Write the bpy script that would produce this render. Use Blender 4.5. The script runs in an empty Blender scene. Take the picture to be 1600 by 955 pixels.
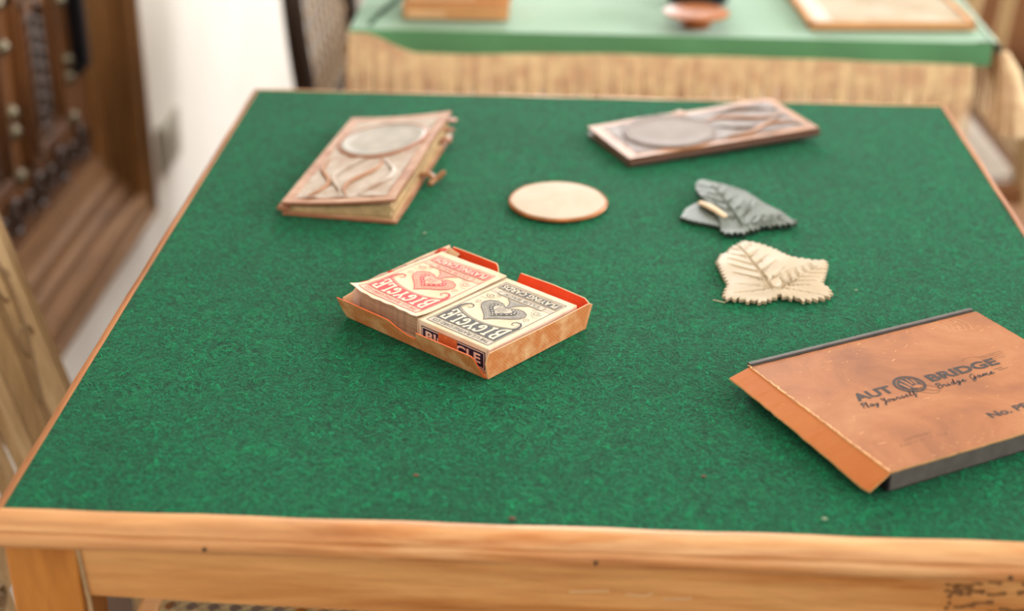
import bpy, bmesh, math, random
import numpy as np
from mathutils import Vector, Matrix

random.seed(7); rng = np.random.default_rng(11)
H = 0.75                       # height of the card table top above the floor
sc = bpy.context.scene
col = sc.collection

# ------------------------------------------------------------------ camera
CX, CY, CZ = -0.02451, -1.07921, 0.48135
PITCH, YAW, ROLL, FPX = 0.45504, -0.0391, 0.01146, 2407.7
cam = bpy.data.cameras.new('camera'); co = bpy.data.objects.new('camera', cam); col.objects.link(co)
Fv = Vector((math.sin(YAW)*math.cos(PITCH), math.cos(YAW)*math.cos(PITCH), -math.sin(PITCH)))
Rv = Vector((math.cos(YAW), -math.sin(YAW), 0)); Uv = Rv.cross(Fv)
R2 = Rv*math.cos(ROLL)+Uv*math.sin(ROLL); U2 = -Rv*math.sin(ROLL)+Uv*math.cos(ROLL)
M = Matrix(((R2.x, U2.x, -Fv.x, CX), (R2.y, U2.y, -Fv.y, CY), (R2.z, U2.z, -Fv.z, CZ+H), (0, 0, 0, 1)))
co.matrix_world = M
cam.sensor_width = 36; cam.lens = FPX*36/1600; cam.clip_start = 0.05; cam.clip_end = 50
cam.dof.use_dof = True; cam.dof.focus_distance = 1.02; cam.dof.aperture_fstop = 3.4; cam.dof.aperture_blades = 0
sc.camera = co

# ------------------------------------------------------------------ world, lights, exposure
w = bpy.data.worlds.new('sky'); sc.world = w; w.use_nodes = True
bg = w.node_tree.nodes['Background']; bg.inputs[0].default_value = (0.78, 0.88, 1.0, 1); bg.inputs[1].default_value = 1.0
def window_light(name, loc, target, sx, sy, power, color):
    l = bpy.data.lights.new(name, 'AREA'); l.shape = 'RECTANGLE'; l.size = sx; l.size_y = sy; l.energy = power; l.color = color
    o = bpy.data.objects.new(name, l); col.objects.link(o); o.location = loc
    o.rotation_euler = (Vector(target)-Vector(loc)).to_track_quat('-Z', 'Y').to_euler()
    return o
window_light('window_daylight_right', (2.16, -0.1, 1.58), (0.0, 0.0, 0.72), 1.1, 1.2, 56, (0.99, 0.99, 1.0))
window_light('added_daylight_right_far', (2.16, 2.0, 1.55), (-0.7, 1.4, 0.7), 1.2, 1.3, 84, (0.98, 0.99, 1.0))  # added second right-hand window light to brighten the left wall
window_light('window_daylight_back', (0.05, 3.16, 1.75), (0.05, 0.0, 0.8), 0.9, 1.2, 75, (0.98, 0.99, 1.0))
window_light('window_daylight_front', (0.55, -2.76, 1.85), (0.1, 0.0, 0.8), 1.1, 1.2, 26, (1.0, 0.95, 0.88))
sc.view_settings.view_transform = 'Standard'; sc.view_settings.look = 'None'
sc.view_settings.gamma = 1; sc.view_settings.use_curve_mapping = False
sc.view_settings.exposure = -0.50
sc.cycles.use_denoising = True
sc.cycles.max_bounces = 8; sc.cycles.diffuse_bounces = 5; sc.cycles.caustics_reflective = False

# ------------------------------------------------------------------ materials
def s2l(c):
    return tuple(((x/255)/12.92 if x/255 <= 0.04045 else (((x/255)+0.055)/1.055)**2.4) for x in c)
class NT:
    def __init__(s, name):
        s.m = bpy.data.materials.new(name); s.m.use_nodes = True; s.t = s.m.node_tree; s.b = s.t.nodes['Principled BSDF']
        s.tc = s.t.nodes.new('ShaderNodeTexCoord')
    def n(s, k, **kw):
        nd = s.t.nodes.new(k)
        for a, v in kw.items(): setattr(nd, a, v)
        return nd
    def l(s, a, b): s.t.links.new(a, b)
    def mapping(s, scale=(1, 1, 1), rot=(0, 0, 0), loc=(0, 0, 0)):
        mp = s.n('ShaderNodeMapping'); mp.inputs['Scale'].default_value = scale; mp.inputs['Rotation'].default_value = rot; mp.inputs['Location'].default_value = loc
        s.l(s.tc.outputs['Object'], mp.inputs['Vector']); return mp.outputs[0]
    def noise(s, vec, scale, detail=4, rough=0.55, dist=0.0):
        nd = s.n('ShaderNodeTexNoise'); nd.inputs['Scale'].default_value = scale; nd.inputs['Detail'].default_value = detail
        nd.inputs['Roughness'].default_value = rough; nd.inputs['Distortion'].default_value = dist
        s.l(vec, nd.inputs['Vector']); return nd.outputs[0]
    def ramp(s, fac, stops):
        r = s.n('ShaderNodeValToRGB'); e = r.color_ramp.elements
        while len(e) < len(stops): e.new(0.5)
        for i, (p, c) in enumerate(stops):
            e[i].position = p; e[i].color = (c[0], c[1], c[2], 1)
        s.l(fac, r.inputs[0]); return r.outputs[0]
    def mix(s, fac, a, b, mode='MIX'):
        m = s.n('ShaderNodeMix', data_type='RGBA', blend_type=mode)
        if isinstance(fac, (int, float)): m.inputs[0].default_value = fac
        else: s.l(fac, m.inputs[0])
        for i, x in ((6, a), (7, b)):
            if isinstance(x, tuple): m.inputs[i].default_value = (x[0], x[1], x[2], 1)
            else: s.l(x, m.inputs[i])
        return m.outputs[2]
    def bump(s, h, strength, dist=0.001):
        b = s.n('ShaderNodeBump'); b.inputs['Strength'].default_value = strength; b.inputs['Distance'].default_value = dist
        s.l(h, b.inputs['Height']); s.l(b.outputs[0], s.b.inputs['Normal'])
    def base(s, c):
        if isinstance(c, tuple): s.b.inputs['Base Color'].default_value = (c[0], c[1], c[2], 1)
        else: s.l(c, s.b.inputs['Base Color'])
    def set(s, rough=0.6, metal=0.0, spec=0.5, **kw):
        s.b.inputs['Roughness'].default_value = rough; s.b.inputs['Metallic'].default_value = metal
        s.b.inputs['Specular IOR Level'].default_value = spec
        for k, v in kw.items(): s.b.inputs[k].default_value = v
        return s.m
def flat(name, rgb, rough=0.7, metal=0.0, spec=0.3, var=0.12, scale=60, bump=0.15):
    n = NT(name); c = s2l(rgb); v = n.mapping()
    f = n.noise(v, scale, 5, 0.6)
    n.base(n.ramp(f, [(0.3, tuple(x*(1-var) for x in c)), (0.7, tuple(min(1, x*(1+var)) for x in c))]))
    if bump: n.bump(f, bump, 0.0006)
    return n.set(rough, metal, spec)
def wood(name, dark, mid, light, axis=0, scale=9, rough=0.45, stretch=14, spec=0.4, stains=None):
    n = NT(name); sc3 = [stretch]*3; sc3[axis] = 1.0
    v = n.mapping(tuple(sc3))
    f = n.noise(v, scale*0.45, 6, 0.62, 0.7)
    g = n.noise(v, scale*2.6, 6, 0.7, 0.3)
    big = n.noise(n.mapping(), 5, 3, 0.5)
    c1 = n.ramp(f, [(0.36, s2l(dark)), (0.49, s2l(mid)), (0.60, s2l(light))])
    c2 = n.mix(0.35, c1, n.ramp(g, [(0.35, s2l(dark)), (0.6, s2l(light))]))
    c3 = n.mix(n.ramp(big, [(0.35, (0, 0, 0)), (0.7, (0.5, 0.5, 0.5))]), c2, s2l(light))
    n.base(c3); n.bump(g, 0.25, 0.0008)
    return n.set(rough, 0, spec)

def felt_material():
    n = NT('green_felt'); v = n.mapping()
    wv = n.n('ShaderNodeVectorMath', operation='MULTIPLY_ADD')
    ns = n.n('ShaderNodeTexNoise'); ns.inputs['Scale'].default_value = 22; ns.inputs['Detail'].default_value = 2
    n.l(v, ns.inputs['Vector']); n.l(ns.outputs['Color'], wv.inputs[0]); wv.inputs[1].default_value = (0.05, 0.05, 0.05); n.l(v, wv.inputs[2])
    f1 = n.noise(wv.outputs[0], 150, 4, 0.65, 1.8)
    f2 = n.noise(v, 520, 3, 0.7, 0.8)
    f3 = n.noise(v, 9, 3, 0.5)
    a = n.ramp(f1, [(0.34, s2l((1, 36, 24))), (0.5, s2l((2, 78, 48))), (0.68, s2l((10, 120, 76)))])
    b = n.mix(n.ramp(f2, [(0.45, (0, 0, 0)), (0.75, (0.6, 0.6, 0.6))]), a, s2l((24, 132, 86)))
    c = n.mix(n.ramp(f3, [(0.35, (0.0,)*3), (0.65, (0.4,)*3)]), b, s2l((1, 66, 40)))
    n.base(c)
    ad = n.n('ShaderNodeMath', operation='ADD'); n.l(f1, ad.inputs[0]); n.l(f2, ad.inputs[1])
    n.bump(ad.outputs[0], 0.9, 0.0022)
    m = n.set(0.8, 0, 0.12)
    n.b.inputs['Sheen Weight'].default_value = 0.14; n.b.inputs['Sheen Roughness'].default_value = 0.4
    n.b.inputs['Sheen Tint'].default_value = (0.5, 0.95, 0.7, 1)
    return m
def weave_material(name, c1, c2, scale=700):
    n = NT(name); v = n.mapping()
    br = n.n('ShaderNodeTexChecker'); br.inputs['Scale'].default_value = scale
    br.inputs['Color1'].default_value = (*s2l(c1), 1); br.inputs['Color2'].default_value = (*s2l(c2), 1); n.l(v, br.inputs['Vector'])
    f = n.noise(v, 90, 4, 0.6); g = n.noise(n.mapping((1, 1, 3)), 600, 2, 0.6)
    c = n.mix(n.ramp(f, [(0.42, (0, 0, 0)), (0.7, (0.75,)*3)]), br.outputs[0], s2l((238, 190, 140)))
    n.base(c); n.bump(g, 0.2, 0.0004)
    return n.set(0.65, 0, 0.3)
def worn_material(name, base, worn, fleck, scale=30, rough=0.6, amount=0.5, dark=None):
    n = NT(name); v = n.mapping()
    f = n.noise(v, scale, 6, 0.65, 0.6); g = n.noise(n.mapping((1, 2.2, 1)), scale*6, 5, 0.75, 1.2)
    c = n.ramp(f, [(0.32, s2l(dark or base)), (0.5, s2l(base)), (0.5+0.28*(1.2-amount), s2l(worn))])
    c = n.mix(n.ramp(g, [(0.66, (0, 0, 0)), (0.72, (0.8,)*3)]), c, s2l(fleck))
    n.base(c); n.bump(f, 0.25, 0.0008)
    return n.set(rough, 0, 0.35)

MT = {}
MT['felt'] = felt_material()
MT['fibre'] = flat('felt_fibre', (30, 158, 104), 0.8, spec=0.08, var=0.75, scale=220, bump=0)
MT['frame_x'] = wood('honey_wood_along', (160, 90, 38), (208, 134, 72), (234, 182, 128), 0, 7)
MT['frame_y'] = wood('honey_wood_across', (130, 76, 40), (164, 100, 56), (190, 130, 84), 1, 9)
MT['apron'] = wood('apron_wood', (148, 86, 34), (196, 126, 62), (226, 170, 108), 0, 5, 0.5)
MT['leg'] = wood('leg_wood', (120, 66, 22), (176, 104, 36), (200, 132, 58), 2, 9, 0.5, 7)
MT['crack'] = flat('crack_putty', (176, 146, 108), 0.8)
MT['dark_mark'] = flat('dark_scuff', (132, 92, 56), 0.8, var=0.3, scale=300)
MT['pale_mark'] = flat('chipped_wood', (220, 180, 134), 0.8)
MT['nail'] = flat('nail_iron', (66, 62, 60), 0.4, 0.7)
MT['tray_out'] = weave_material('woven_orange_paper', (204, 120, 64), (214, 136, 80))
MT['tray_in'] = flat('red_lining', (226, 66, 22), 0.55, var=0.1, scale=80)
MT['red_rim'] = flat('red_orange_rim', (236, 104, 50), 0.7, var=0.15, scale=200)
MT['card_rim'] = flat('raw_cardboard', (226, 186, 146), 0.85)
MT['worn_lining'] = worn_material('worn_red_lining', (236, 206, 184), (240, 222, 204), (214, 70, 40), 160, 0.8)
MT['box_paper'] = worn_material('aged_box_paper', (226, 206, 178), (232, 214, 190), (196, 160, 124), 60, 0.75, 0.5, (214, 188, 154))
MT['red_paper'] = worn_material('aged_red_box_paper', (232, 206, 176), (236, 214, 188), (206, 170, 132), 60, 0.75, 0.5, (224, 190, 154))
MT['card'] = flat('card_edge', (196, 176, 144), 0.7, var=0.2, scale=300)
MT['black_ink'] = flat('grey_black_ink', (68, 66, 64), 0.6, bump=0, var=0.15, scale=120)
MT['grey_ink'] = flat('hatched_grey_ink', (138, 132, 122), 0.6, bump=0, scale=400, var=0.3)
MT['lt_ink'] = flat('pale_grey_ink', (188, 178, 160), 0.6, bump=0, scale=400, var=0.2)
MT['red_ink'] = flat('red_ink', (204, 62, 66), 0.6, bump=0, scale=120, var=0.15)
MT['pink_ink'] = flat('hatched_pink_ink', (228, 140, 120), 0.6, bump=0, scale=400, var=0.15)
MT['ltpink_ink'] = flat('pale_pink_ink', (234, 172, 146), 0.6, bump=0, scale=400, var=0.1)
MT['paper'] = flat('paper_letter', (230, 214, 190), 0.7, bump=0, var=0.05)
MT['navy'] = flat('navy_ink', (40, 40, 62), 0.6, bump=0, scale=200)
MT['stamp'] = worn_material('orange_tax_stamp', (196, 112, 60), (214, 140, 84), (170, 70, 40), 300, 0.6)
MT['lid'] = worn_material('worn_orange_card', (164, 100, 52), (180, 122, 74), (210, 164, 112), 14, 0.55, 0.5, (134, 78, 38))
MT['flap'] = worn_material('bright_orange_card', (190, 108, 46), (198, 120, 56), (214, 160, 104), 16, 0.5, 0.4, (186, 102, 40))
MT['lidrim'] = flat('frayed_card_edge', (206, 158, 104), 0.85, var=0.25, scale=300)
MT['greyboard'] = flat('grey_board', (92, 86, 82), 0.55, var=0.2, scale=120)
MT['flap_shade'] = flat('shaded_board_end', (30, 24, 26), 0.7)  # near-black stands in for the shadow under the end flap
MT['ink'] = flat('faded_black_ink', (56, 46, 44), 0.6, bump=0, var=0.2, scale=300)
MT['soft_ink'] = flat('rubbed_ink', (112, 78, 54), 0.6, bump=0)
MT['scuff'] = flat('paper_scuff', (222, 172, 122), 0.8, bump=0)
MT['leather'] = worn_material('tooled_pinkish_leather', (178, 132, 104), (196, 158, 132), (160, 92, 50), 34, 0.42, 0.6, (150, 92, 56))
MT['leather_rim'] = flat('leather_edge', (168, 112, 84), 0.5, scale=90)
MT['leather_relief'] = worn_material('rubbed_relief', (170, 152, 134), (190, 172, 156), (172, 112, 68), 60, 0.35, 0.6, (160, 124, 98))
MT['pages'] = flat('aged_pages', (196, 166, 124), 0.8, var=0.2, scale=160)
MT['silver'] = flat('dull_silver', (150, 142, 130), 0.38, 0.35, 0.5, var=0.2, scale=50)
MT['case_leather'] = worn_material('grey_brown_leather', (128, 114, 108), (146, 136, 130), (116, 80, 54), 40, 0.55, 0.7, (122, 96, 78))
MT['case_medal'] = flat('beige_medallion', (138, 124, 116), 0.6, var=0.12, scale=50)
MT['case_brown'] = flat('brown_leather_border', (164, 112, 70), 0.45, var=0.25, scale=40)
MT['case_edge'] = flat('dark_leather_edge', (92, 66, 54), 0.5)
MT['disc'] = worn_material('ivory_disc', (188, 168, 142), (196, 178, 154), (188, 154, 118), 26, 0.6, 0.5, (182, 158, 128))
MT['disc_rim'] = flat('bronze_rim', (166, 104, 60), 0.35, 0.4, var=0.35, scale=50)
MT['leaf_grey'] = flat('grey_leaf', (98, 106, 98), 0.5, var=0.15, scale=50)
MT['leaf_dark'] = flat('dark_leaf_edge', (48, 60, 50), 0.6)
MT['leaf_cream'] = flat('cream_leaf', (184, 166, 138), 0.5, var=0.06, scale=40)
MT['clip'] = flat('cream_clip', (226, 200, 166), 0.5)
MT['lint'] = flat('lint', (150, 170, 140), 0.9)
MT['lint_red'] = flat('reddish_crumb', (110, 84, 70), 0.9)
MT['wall'] = None
def wall_material():
    n = NT('white_plaster'); f = n.noise(n.mapping(), 3, 5, 0.55); g = n.noise(n.mapping(), 60, 4, 0.6)
    n.base(n.ramp(f, [(0.3, s2l((226, 220, 210))), (0.7, s2l((240, 236, 228)))])); n.bump(g, 0.15, 0.002)
    return n.set(0.85, 0, 0.2)
MT['wall'] = wall_material()
MT['floor'] = flat('brown_clay_floor', (88, 64, 46), 0.55, var=0.3, scale=4)
MT['door'] = wood('dark_carved_wood', (44, 26, 14), (84, 52, 28), (120, 76, 40), 2, 5, 0.42, 8)
MT['door_frame'] = wood('brown_frame_wood', (70, 46, 22), (104, 70, 36), (146, 100, 52), 2, 5, 0.42, 8)
MT['door_sill'] = wood('brown_sill_wood', (84, 56, 34), (122, 86, 56), (156, 116, 78), 1, 5, 0.75, 8)
MT['door_dark'] = flat('dark_carving_wood', (58, 38, 26), 0.45, var=0.4, scale=40)  # darker brown of the carving and carved discs
MT['iron'] = flat('black_iron', (30, 29, 34), 0.5, 0.5)
MT['pewter'] = flat('pewter_boss', (112, 104, 84), 0.35, 0.7, var=0.3)
MT['switch'] = flat('grey_socket_plastic', (168, 162, 148), 0.5, bump=0, var=0.03)
MT['pale_wood'] = wood('pale_oak', (146, 116, 78), (180, 148, 104), (206, 178, 134), 2, 5, 0.5, 9)
MT['pale_wood_x'] = wood('pale_oak_flat', (150, 118, 78), (186, 150, 104), (210, 178, 134), 0, 5, 0.5, 9)
MT['carve'] = flat('carved_groove', (150, 124, 90), 0.7)
MT['honey'] = wood('seat_rail_honey', (160, 100, 48), (206, 140, 80), (222, 164, 104), 0, 7, 0.45)
MT['cane'] = flat('cane_strand', (186, 160, 116), 0.5, var=0.3, scale=200)
MT['black_wood'] = flat('dark_bentwood', (56, 42, 34), 0.35, var=0.25, scale=20)
MT['dark_cane'] = flat('old_cane', (178, 152, 120), 0.6, var=0.35, scale=60)
MT['brown_wood'] = wood('brown_chair_wood', (86, 54, 32), (124, 82, 50), (150, 104, 66), 0, 5, 0.45)
MT['seat_brown'] = flat('brown_leather_seat', (134, 92, 56), 0.5, var=0.2)
MT['seat_white'] = flat('off_white_upholstery', (204, 196, 186), 0.85)
MT['cloth'] = flat('sage_green_cloth', (88, 142, 98), 0.85, var=0.08, scale=14)
MT['cloth'].node_tree.nodes['Principled BSDF'].inputs['Sheen Weight'].default_value = 0.9
MT['cloth'].node_tree.nodes['Principled BSDF'].inputs['Sheen Roughness'].default_value = 0.35
MT['cord_green'] = flat('dark_green_cord', (44, 84, 52), 0.7)
MT['fringe'] = flat('gold_fringe', (255, 214, 174), 0.55, var=0.25, scale=50)
MT['dish'] = flat('red_brown_wood', (172, 104, 58), 0.4, var=0.2, scale=30)
MT['pagep'] = worn_material('yellowed_print', (184, 168, 142), (196, 184, 166), (150, 130, 104), 12, 0.7, 0.5, (164, 142, 110))
MT['pagew'] = flat('white_page_margin', (206, 198, 184), 0.7, bump=0)
MT['kraft'] = flat('orange_kraft', (212, 156, 106), 0.7, var=0.12, scale=30)
MT['kraft2'] = flat('pale_label', (228, 184, 140), 0.7)

# ------------------------------------------------------------------ mesh helpers
class MB:
    def __init__(s): s.v = []; s.f = []; s.mi = []
    def add(s, vs, fs, mi=0):
        b = len(s.v); s.v += [tuple(p) for p in vs]
        for f in fs: s.f.append([b+i for i in f]); s.mi.append(mi)
    def box(s, c, d, mi=0, R=None, taper=1.0):
        hx, hy, hz = d[0]/2, d[1]/2, d[2]/2; vs = []
        for z, t in ((-hz, taper), (hz, 1)):
            for x, y in ((-hx, -hy), (hx, -hy), (hx, hy), (-hx, hy)):
                p = Vector((x*t, y*t, z))
                if R is not None: p = R @ p
                vs.append((p.x+c[0], p.y+c[1], p.z+c[2]))
        s.add(vs, [(3, 2, 1, 0), (4, 5, 6, 7), (0, 1, 5, 4), (1, 2, 6, 5), (2, 3, 7, 6), (3, 0, 4, 7)], mi)
    def bb(s, x0, x1, y0, y1, z0, z1, mi=0): s.box(((x0+x1)/2, (y0+y1)/2, (z0+z1)/2), (x1-x0, y1-y0, z1-z0), mi)
    def prism(s, poly, z0, z1, mi=0, mside=None, fn=None):
        n = len(poly); f = fn or (lambda x, y, z: (x, y, z))
        vs = [f(x, y, z0) for x, y in poly]+[f(x, y, z1) for x, y in poly]
        s.add(vs, [list(range(n))[::-1]], mi); b = len(s.v)-2*n
        s.f.append([b+n+i for i in range(n)]); s.mi.append(mi)
        for i in range(n):
            j = (i+1) % n; s.f.append([b+i, b+j, b+n+j, b+n+i]); s.mi.append(mi if mside is None else mside)
    def tube(s, pts, r, k=8, mi=0, flatten=None):
        pts = [Vector(p) for p in pts]; n = len(pts); rs = r if isinstance(r, (list, tuple)) else [r]*n
        up = Vector((0, 0, 1)); vs = []; prev = None
        for i, p in enumerate(pts):
            t = (pts[min(i+1, n-1)]-pts[max(i-1, 0)]).normalized()
            if prev is None:
                a = t.cross(up if abs(t.z) < 0.95 else Vector((1, 0, 0))).normalized()
            else: a = (prev-t*prev.dot(t)).normalized()
            prev = a; b = t.cross(a)
            for q in range(k):
                an = 2*math.pi*q/k; d = a*math.cos(an)*rs[i]+b*math.sin(an)*rs[i]*(flatten or 1)
                vs.append(tuple(p+d))
        fs = [[i*k+q, i*k+(q+1) % k, (i+1)*k+(q+1) % k, (i+1)*k+q] for i in range(n-1) for q in range(k)]
        fs += [list(range(k))[::-1], [(n-1)*k+q for q in range(k)]]
        s.add(vs, fs, mi)
    def lathe(s, prof, k=32, mi=0, c=(0, 0, 0), ex=1, ey=1):
        vs = []; n = len(prof)
        for r, z in prof:
            for q in range(k):
                a = 2*math.pi*q/k; vs.append((c[0]+r*ex*math.cos(a), c[1]+r*ey*math.sin(a), c[2]+z))
        fs = [[i*k+q, i*k+(q+1) % k, (i+1)*k+(q+1) % k, (i+1)*k+q] for i in range(n-1) for q in range(k)]
        fs += [list(range(k))[::-1], [(n-1)*k+q for q in range(k)]]
        s.add(vs, fs, mi)
    def grid(s, nx, ny, fn, mi=0):
        vs = [fn(i/nx, j/ny) for j in range(ny+1) for i in range(nx+1)]
        s.add(vs, [[j*(nx+1)+i, j*(nx+1)+i+1, (j+1)*(nx+1)+i+1, (j+1)*(nx+1)+i] for j in range(ny) for i in range(nx)], mi)
    def build(s, name, mats, parent=None, smooth=False, bevel=0, loc=None, rotz=0, seg=2):
        me = bpy.data.meshes.new(name); me.from_pydata(s.v, [], s.f); me.update()
        if not isinstance(mats, (list, tuple)): mats = [mats]
        for m in mats: me.materials.append(MT[m] if isinstance(m, str) else m)
        me.polygons.foreach_set('material_index', s.mi)
        if smooth:
            me.polygons.foreach_set('use_smooth', [True]*len(me.polygons))
            try: me.set_sharp_from_angle(angle=math.radians(42))
            except Exception: pass
        o = bpy.data.objects.new(name, me); col.objects.link(o)
        if parent: o.parent = parent
        if loc: o.location = loc
        if rotz: o.rotation_euler.z = rotz
        if bevel:
            b = o.modifiers.new('bevel', 'BEVEL'); b.width = bevel; b.segments = seg; b.limit_method = 'ANGLE'
        return o
def tag(o, label=None, cat=None, group=None, kind=None):
    if label: o['label'] = label
    if cat: o['category'] = cat
    if group: o['group'] = group
    if kind: o['kind'] = kind
    return o
def thing(name, label, cat, loc, rotz=0, group=None):
    o = bpy.data.objects.new(name, None); col.objects.link(o); o.empty_display_size = 0.05
    o.location = loc; o.rotation_euler.z = rotz
    return tag(o, label, cat, group)

# flat print drawing: shapes in millimetres, mapped onto a surface
class Ink:
    def __init__(s, fn): s.mb = MB(); s.k = 0; s.fn = lambda x, y, l: fn(x, y, l+0.08*(s.k % 9))          # fn(x_mm, y_mm, layer) -> point
    def poly(s, pts, mi, lay=1): s.mb.add([s.fn(x, y, lay) for x, y in pts], [list(range(len(pts)))], mi)
    def fan(s, c, pts, mi, lay=1):
        s.k += 1
        n = len(pts); s.mb.add([s.fn(c[0], c[1], lay)]+[s.fn(x, y, lay) for x, y in pts], [[0, 1+i, 1+(i+1) % n] for i in range(n)], mi)
    def strip(s, top, bot, mi, lay=1):
        s.k += 1
        n = len(top); m = max(1, math.ceil(max(math.hypot(a[0]-b[0], a[1]-b[1]) for a, b in zip(top, bot))/2.5))
        s.mb.add([s.fn(a[0]+(b[0]-a[0])*j/m, a[1]+(b[1]-a[1])*j/m, lay) for j in range(m+1) for a, b in zip(top, bot)],
                 [[j*n+i, j*n+i+1, (j+1)*n+i+1, (j+1)*n+i] for j in range(m) for i in range(n-1)], mi)
    def rect(s, x0, y0, x1, y1, mi, lay=1, n=8):
        xs = [x0+(x1-x0)*i/n for i in range(n+1)]; m = max(1, int(abs(y1-y0)/8)); 
        for j in range(m):
            a = y0+(y1-y0)*j/m; b = y0+(y1-y0)*(j+1)/m; s.strip([(x, a) for x in xs], [(x, b) for x in xs], mi, lay)
    def line(s, pts, wd, mi, lay=1):
        n = len(pts); L = []; Rr = []
        wds = wd if isinstance(wd, (list, tuple)) else [wd]*n
        for i in range(n):
            a = pts[max(0, i-1)]; b = pts[min(n-1, i+1)]; dx, dy = b[0]-a[0], b[1]-a[1]; q = math.hypot(dx, dy) or 1
            L.append((pts[i][0]-dy/q*wds[i]/2, pts[i][1]+dx/q*wds[i]/2)); Rr.append((pts[i][0]+dy/q*wds[i]/2, pts[i][1]-dx/q*wds[i]/2))
        s.strip(L, Rr, mi, lay)
    def frame(s, x0, y0, x1, y1, wd, mi, lay=1):
        n = 10
        for a, b in (((x0, y0), (x1, y0)), ((x0, y1), (x1, y1)), ((x0, y0), (x0, y1)), ((x1, y0), (x1, y1))):
            s.line([(a[0]+(b[0]-a[0])*i/n, a[1]+(b[1]-a[1])*i/n) for i in range(n+1)], wd, mi, lay)
    def text(s, body, x0, y0, x1, y1, mi, lay=2, off=0.0, shear=0.0, fn=None):
        vs, fs = text_mesh(body, off, shear)
        mx = min(v[0] for v in vs); Mx = max(v[0] for v in vs); my = min(v[1] for v in vs); My = max(v[1] for v in vs)
        P = []
        for v in vs:
            x = x0+(x1-x0)*(v[0]-mx)/(Mx-mx); y = y0+(y1-y0)*(v[1]-my)/(My-my)
            if fn: x, y = fn(x, y)
            P.append(s.fn(x, y, lay))
        s.mb.add(P, fs, mi)
_tc = {}
def text_mesh(body, off=0.0, shear=0.0):
    k = (body, off, shear)
    if k in _tc: return _tc[k]
    cu = bpy.data.curves.new('t', 'FONT'); cu.body = body; cu.offset = off; cu.shear = shear; cu.resolution_u = 3
    o = bpy.data.objects.new('t', cu); col.objects.link(o)
    dg = bpy.context.evaluated_depsgraph_get(); me = o.evaluated_get(dg).to_mesh()
    vs = [(v.co.x, v.co.y) for v in me.vertices]; fs = [list(p.vertices) for p in me.polygons]
    o.evaluated_get(dg).to_mesh_clear(); bpy.data.objects.remove(o); bpy.data.curves.remove(cu)
    _tc[k] = (vs, fs); return _tc[k]

# ------------------------------------------------------------------ the setting
def struct(name, mb, mats, **kw): o = mb.build(name, mats, **kw); o['kind'] = 'structure'; return o
XL, XR, YB, YF, ZC = -0.70, 2.2, 3.2, -2.8, 2.65
m = MB(); m.bb(XL-0.2, XR+0.2, YF-0.2, YB+0.2, -0.12, 0); struct('floor', m, 'floor')
m = MB(); m.bb(XL-0.2, XR+0.2, YF-0.2, YB+0.2, ZC, ZC+0.1); struct('ceiling', m, 'wall')
def wall_with_hole(name, fixed, t, a0, a1, h, axis):          # axis 'x': wall plane x=fixed, spans y
    m = MB(); b0, b1, z0, z1 = h
    def bx(p0, p1, q0, q1):
        if p1-p0 < 1e-4 or q1-q0 < 1e-4: return
        if axis == 'x': m.bb(min(fixed, fixed+t), max(fixed, fixed+t), p0, p1, q0, q1)
        else: m.bb(p0, p1, min(fixed, fixed+t), max(fixed, fixed+t), q0, q1)
    bx(a0, b0, 0, ZC); bx(b1, a1, 0, ZC); bx(b0, b1, 0, z0); bx(b0, b1, z1, ZC)
    return struct(name, m, 'wall')
DY0, DY1, DZ0, DZ1 = 0.16, 1.175, H-0.475, 1.62                # opening for the carved cupboard door
wall_with_hole('wall_left', XL, -0.2, YF, YB, (DY0+0.02, DY1-0.02, DZ0+0.02, DZ1), 'x')
wall_with_hole('wall_right', XR, 0.2, YF, 0.95, (-0.7, 0.5, 0.9, 2.3), 'x')
wall_with_hole('wall_right', XR, 0.2, 0.95, YB, (1.35, 2.65, 0.85, 2.3), 'x')
wall_with_hole('wall_back', YB, 0.2, XL, XR, (-0.45, 0.55, 1.1, 2.35), 'y')
wall_with_hole('wall_front', YF, -0.2, XL, XR, (0.0, 1.2, 1.1, 2.4), 'y')
def window_frame(name, axis, fixed, a0, a1, z0, z1):
    m = MB()
    def bx(p0, p1, q0, q1):
        if axis == 'x': m.bb(fixed-0.03, fixed+0.03, p0, p1, q0, q1)
        else: m.bb(p0, p1, fixed-0.03, fixed+0.03, q0, q1)
    bx(a0, a1, z0, z0+0.05); bx(a0, a1, z1-0.05, z1); bx(a0, a0+0.05, z0, z1); bx(a1-0.05, a1, z0, z1); bx((a0+a1)/2-0.025, (a0+a1)/2+0.025, z0, z1)
    struct(name, m, 'pale_wood')
window_frame('window_1', 'x', XR+0.12, -0.7, 0.5, 0.9, 2.3)
window_frame('added_window', 'x', XR+0.12, 1.35, 2.65, 0.85, 2.3)  # frame of the added far right window
window_frame('window_2', 'y', YB+0.12, -0.45, 0.55, 1.1, 2.35)
window_frame('window_3', 'y', YF-0.12, 0.0, 1.2, 1.1, 2.4)

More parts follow.
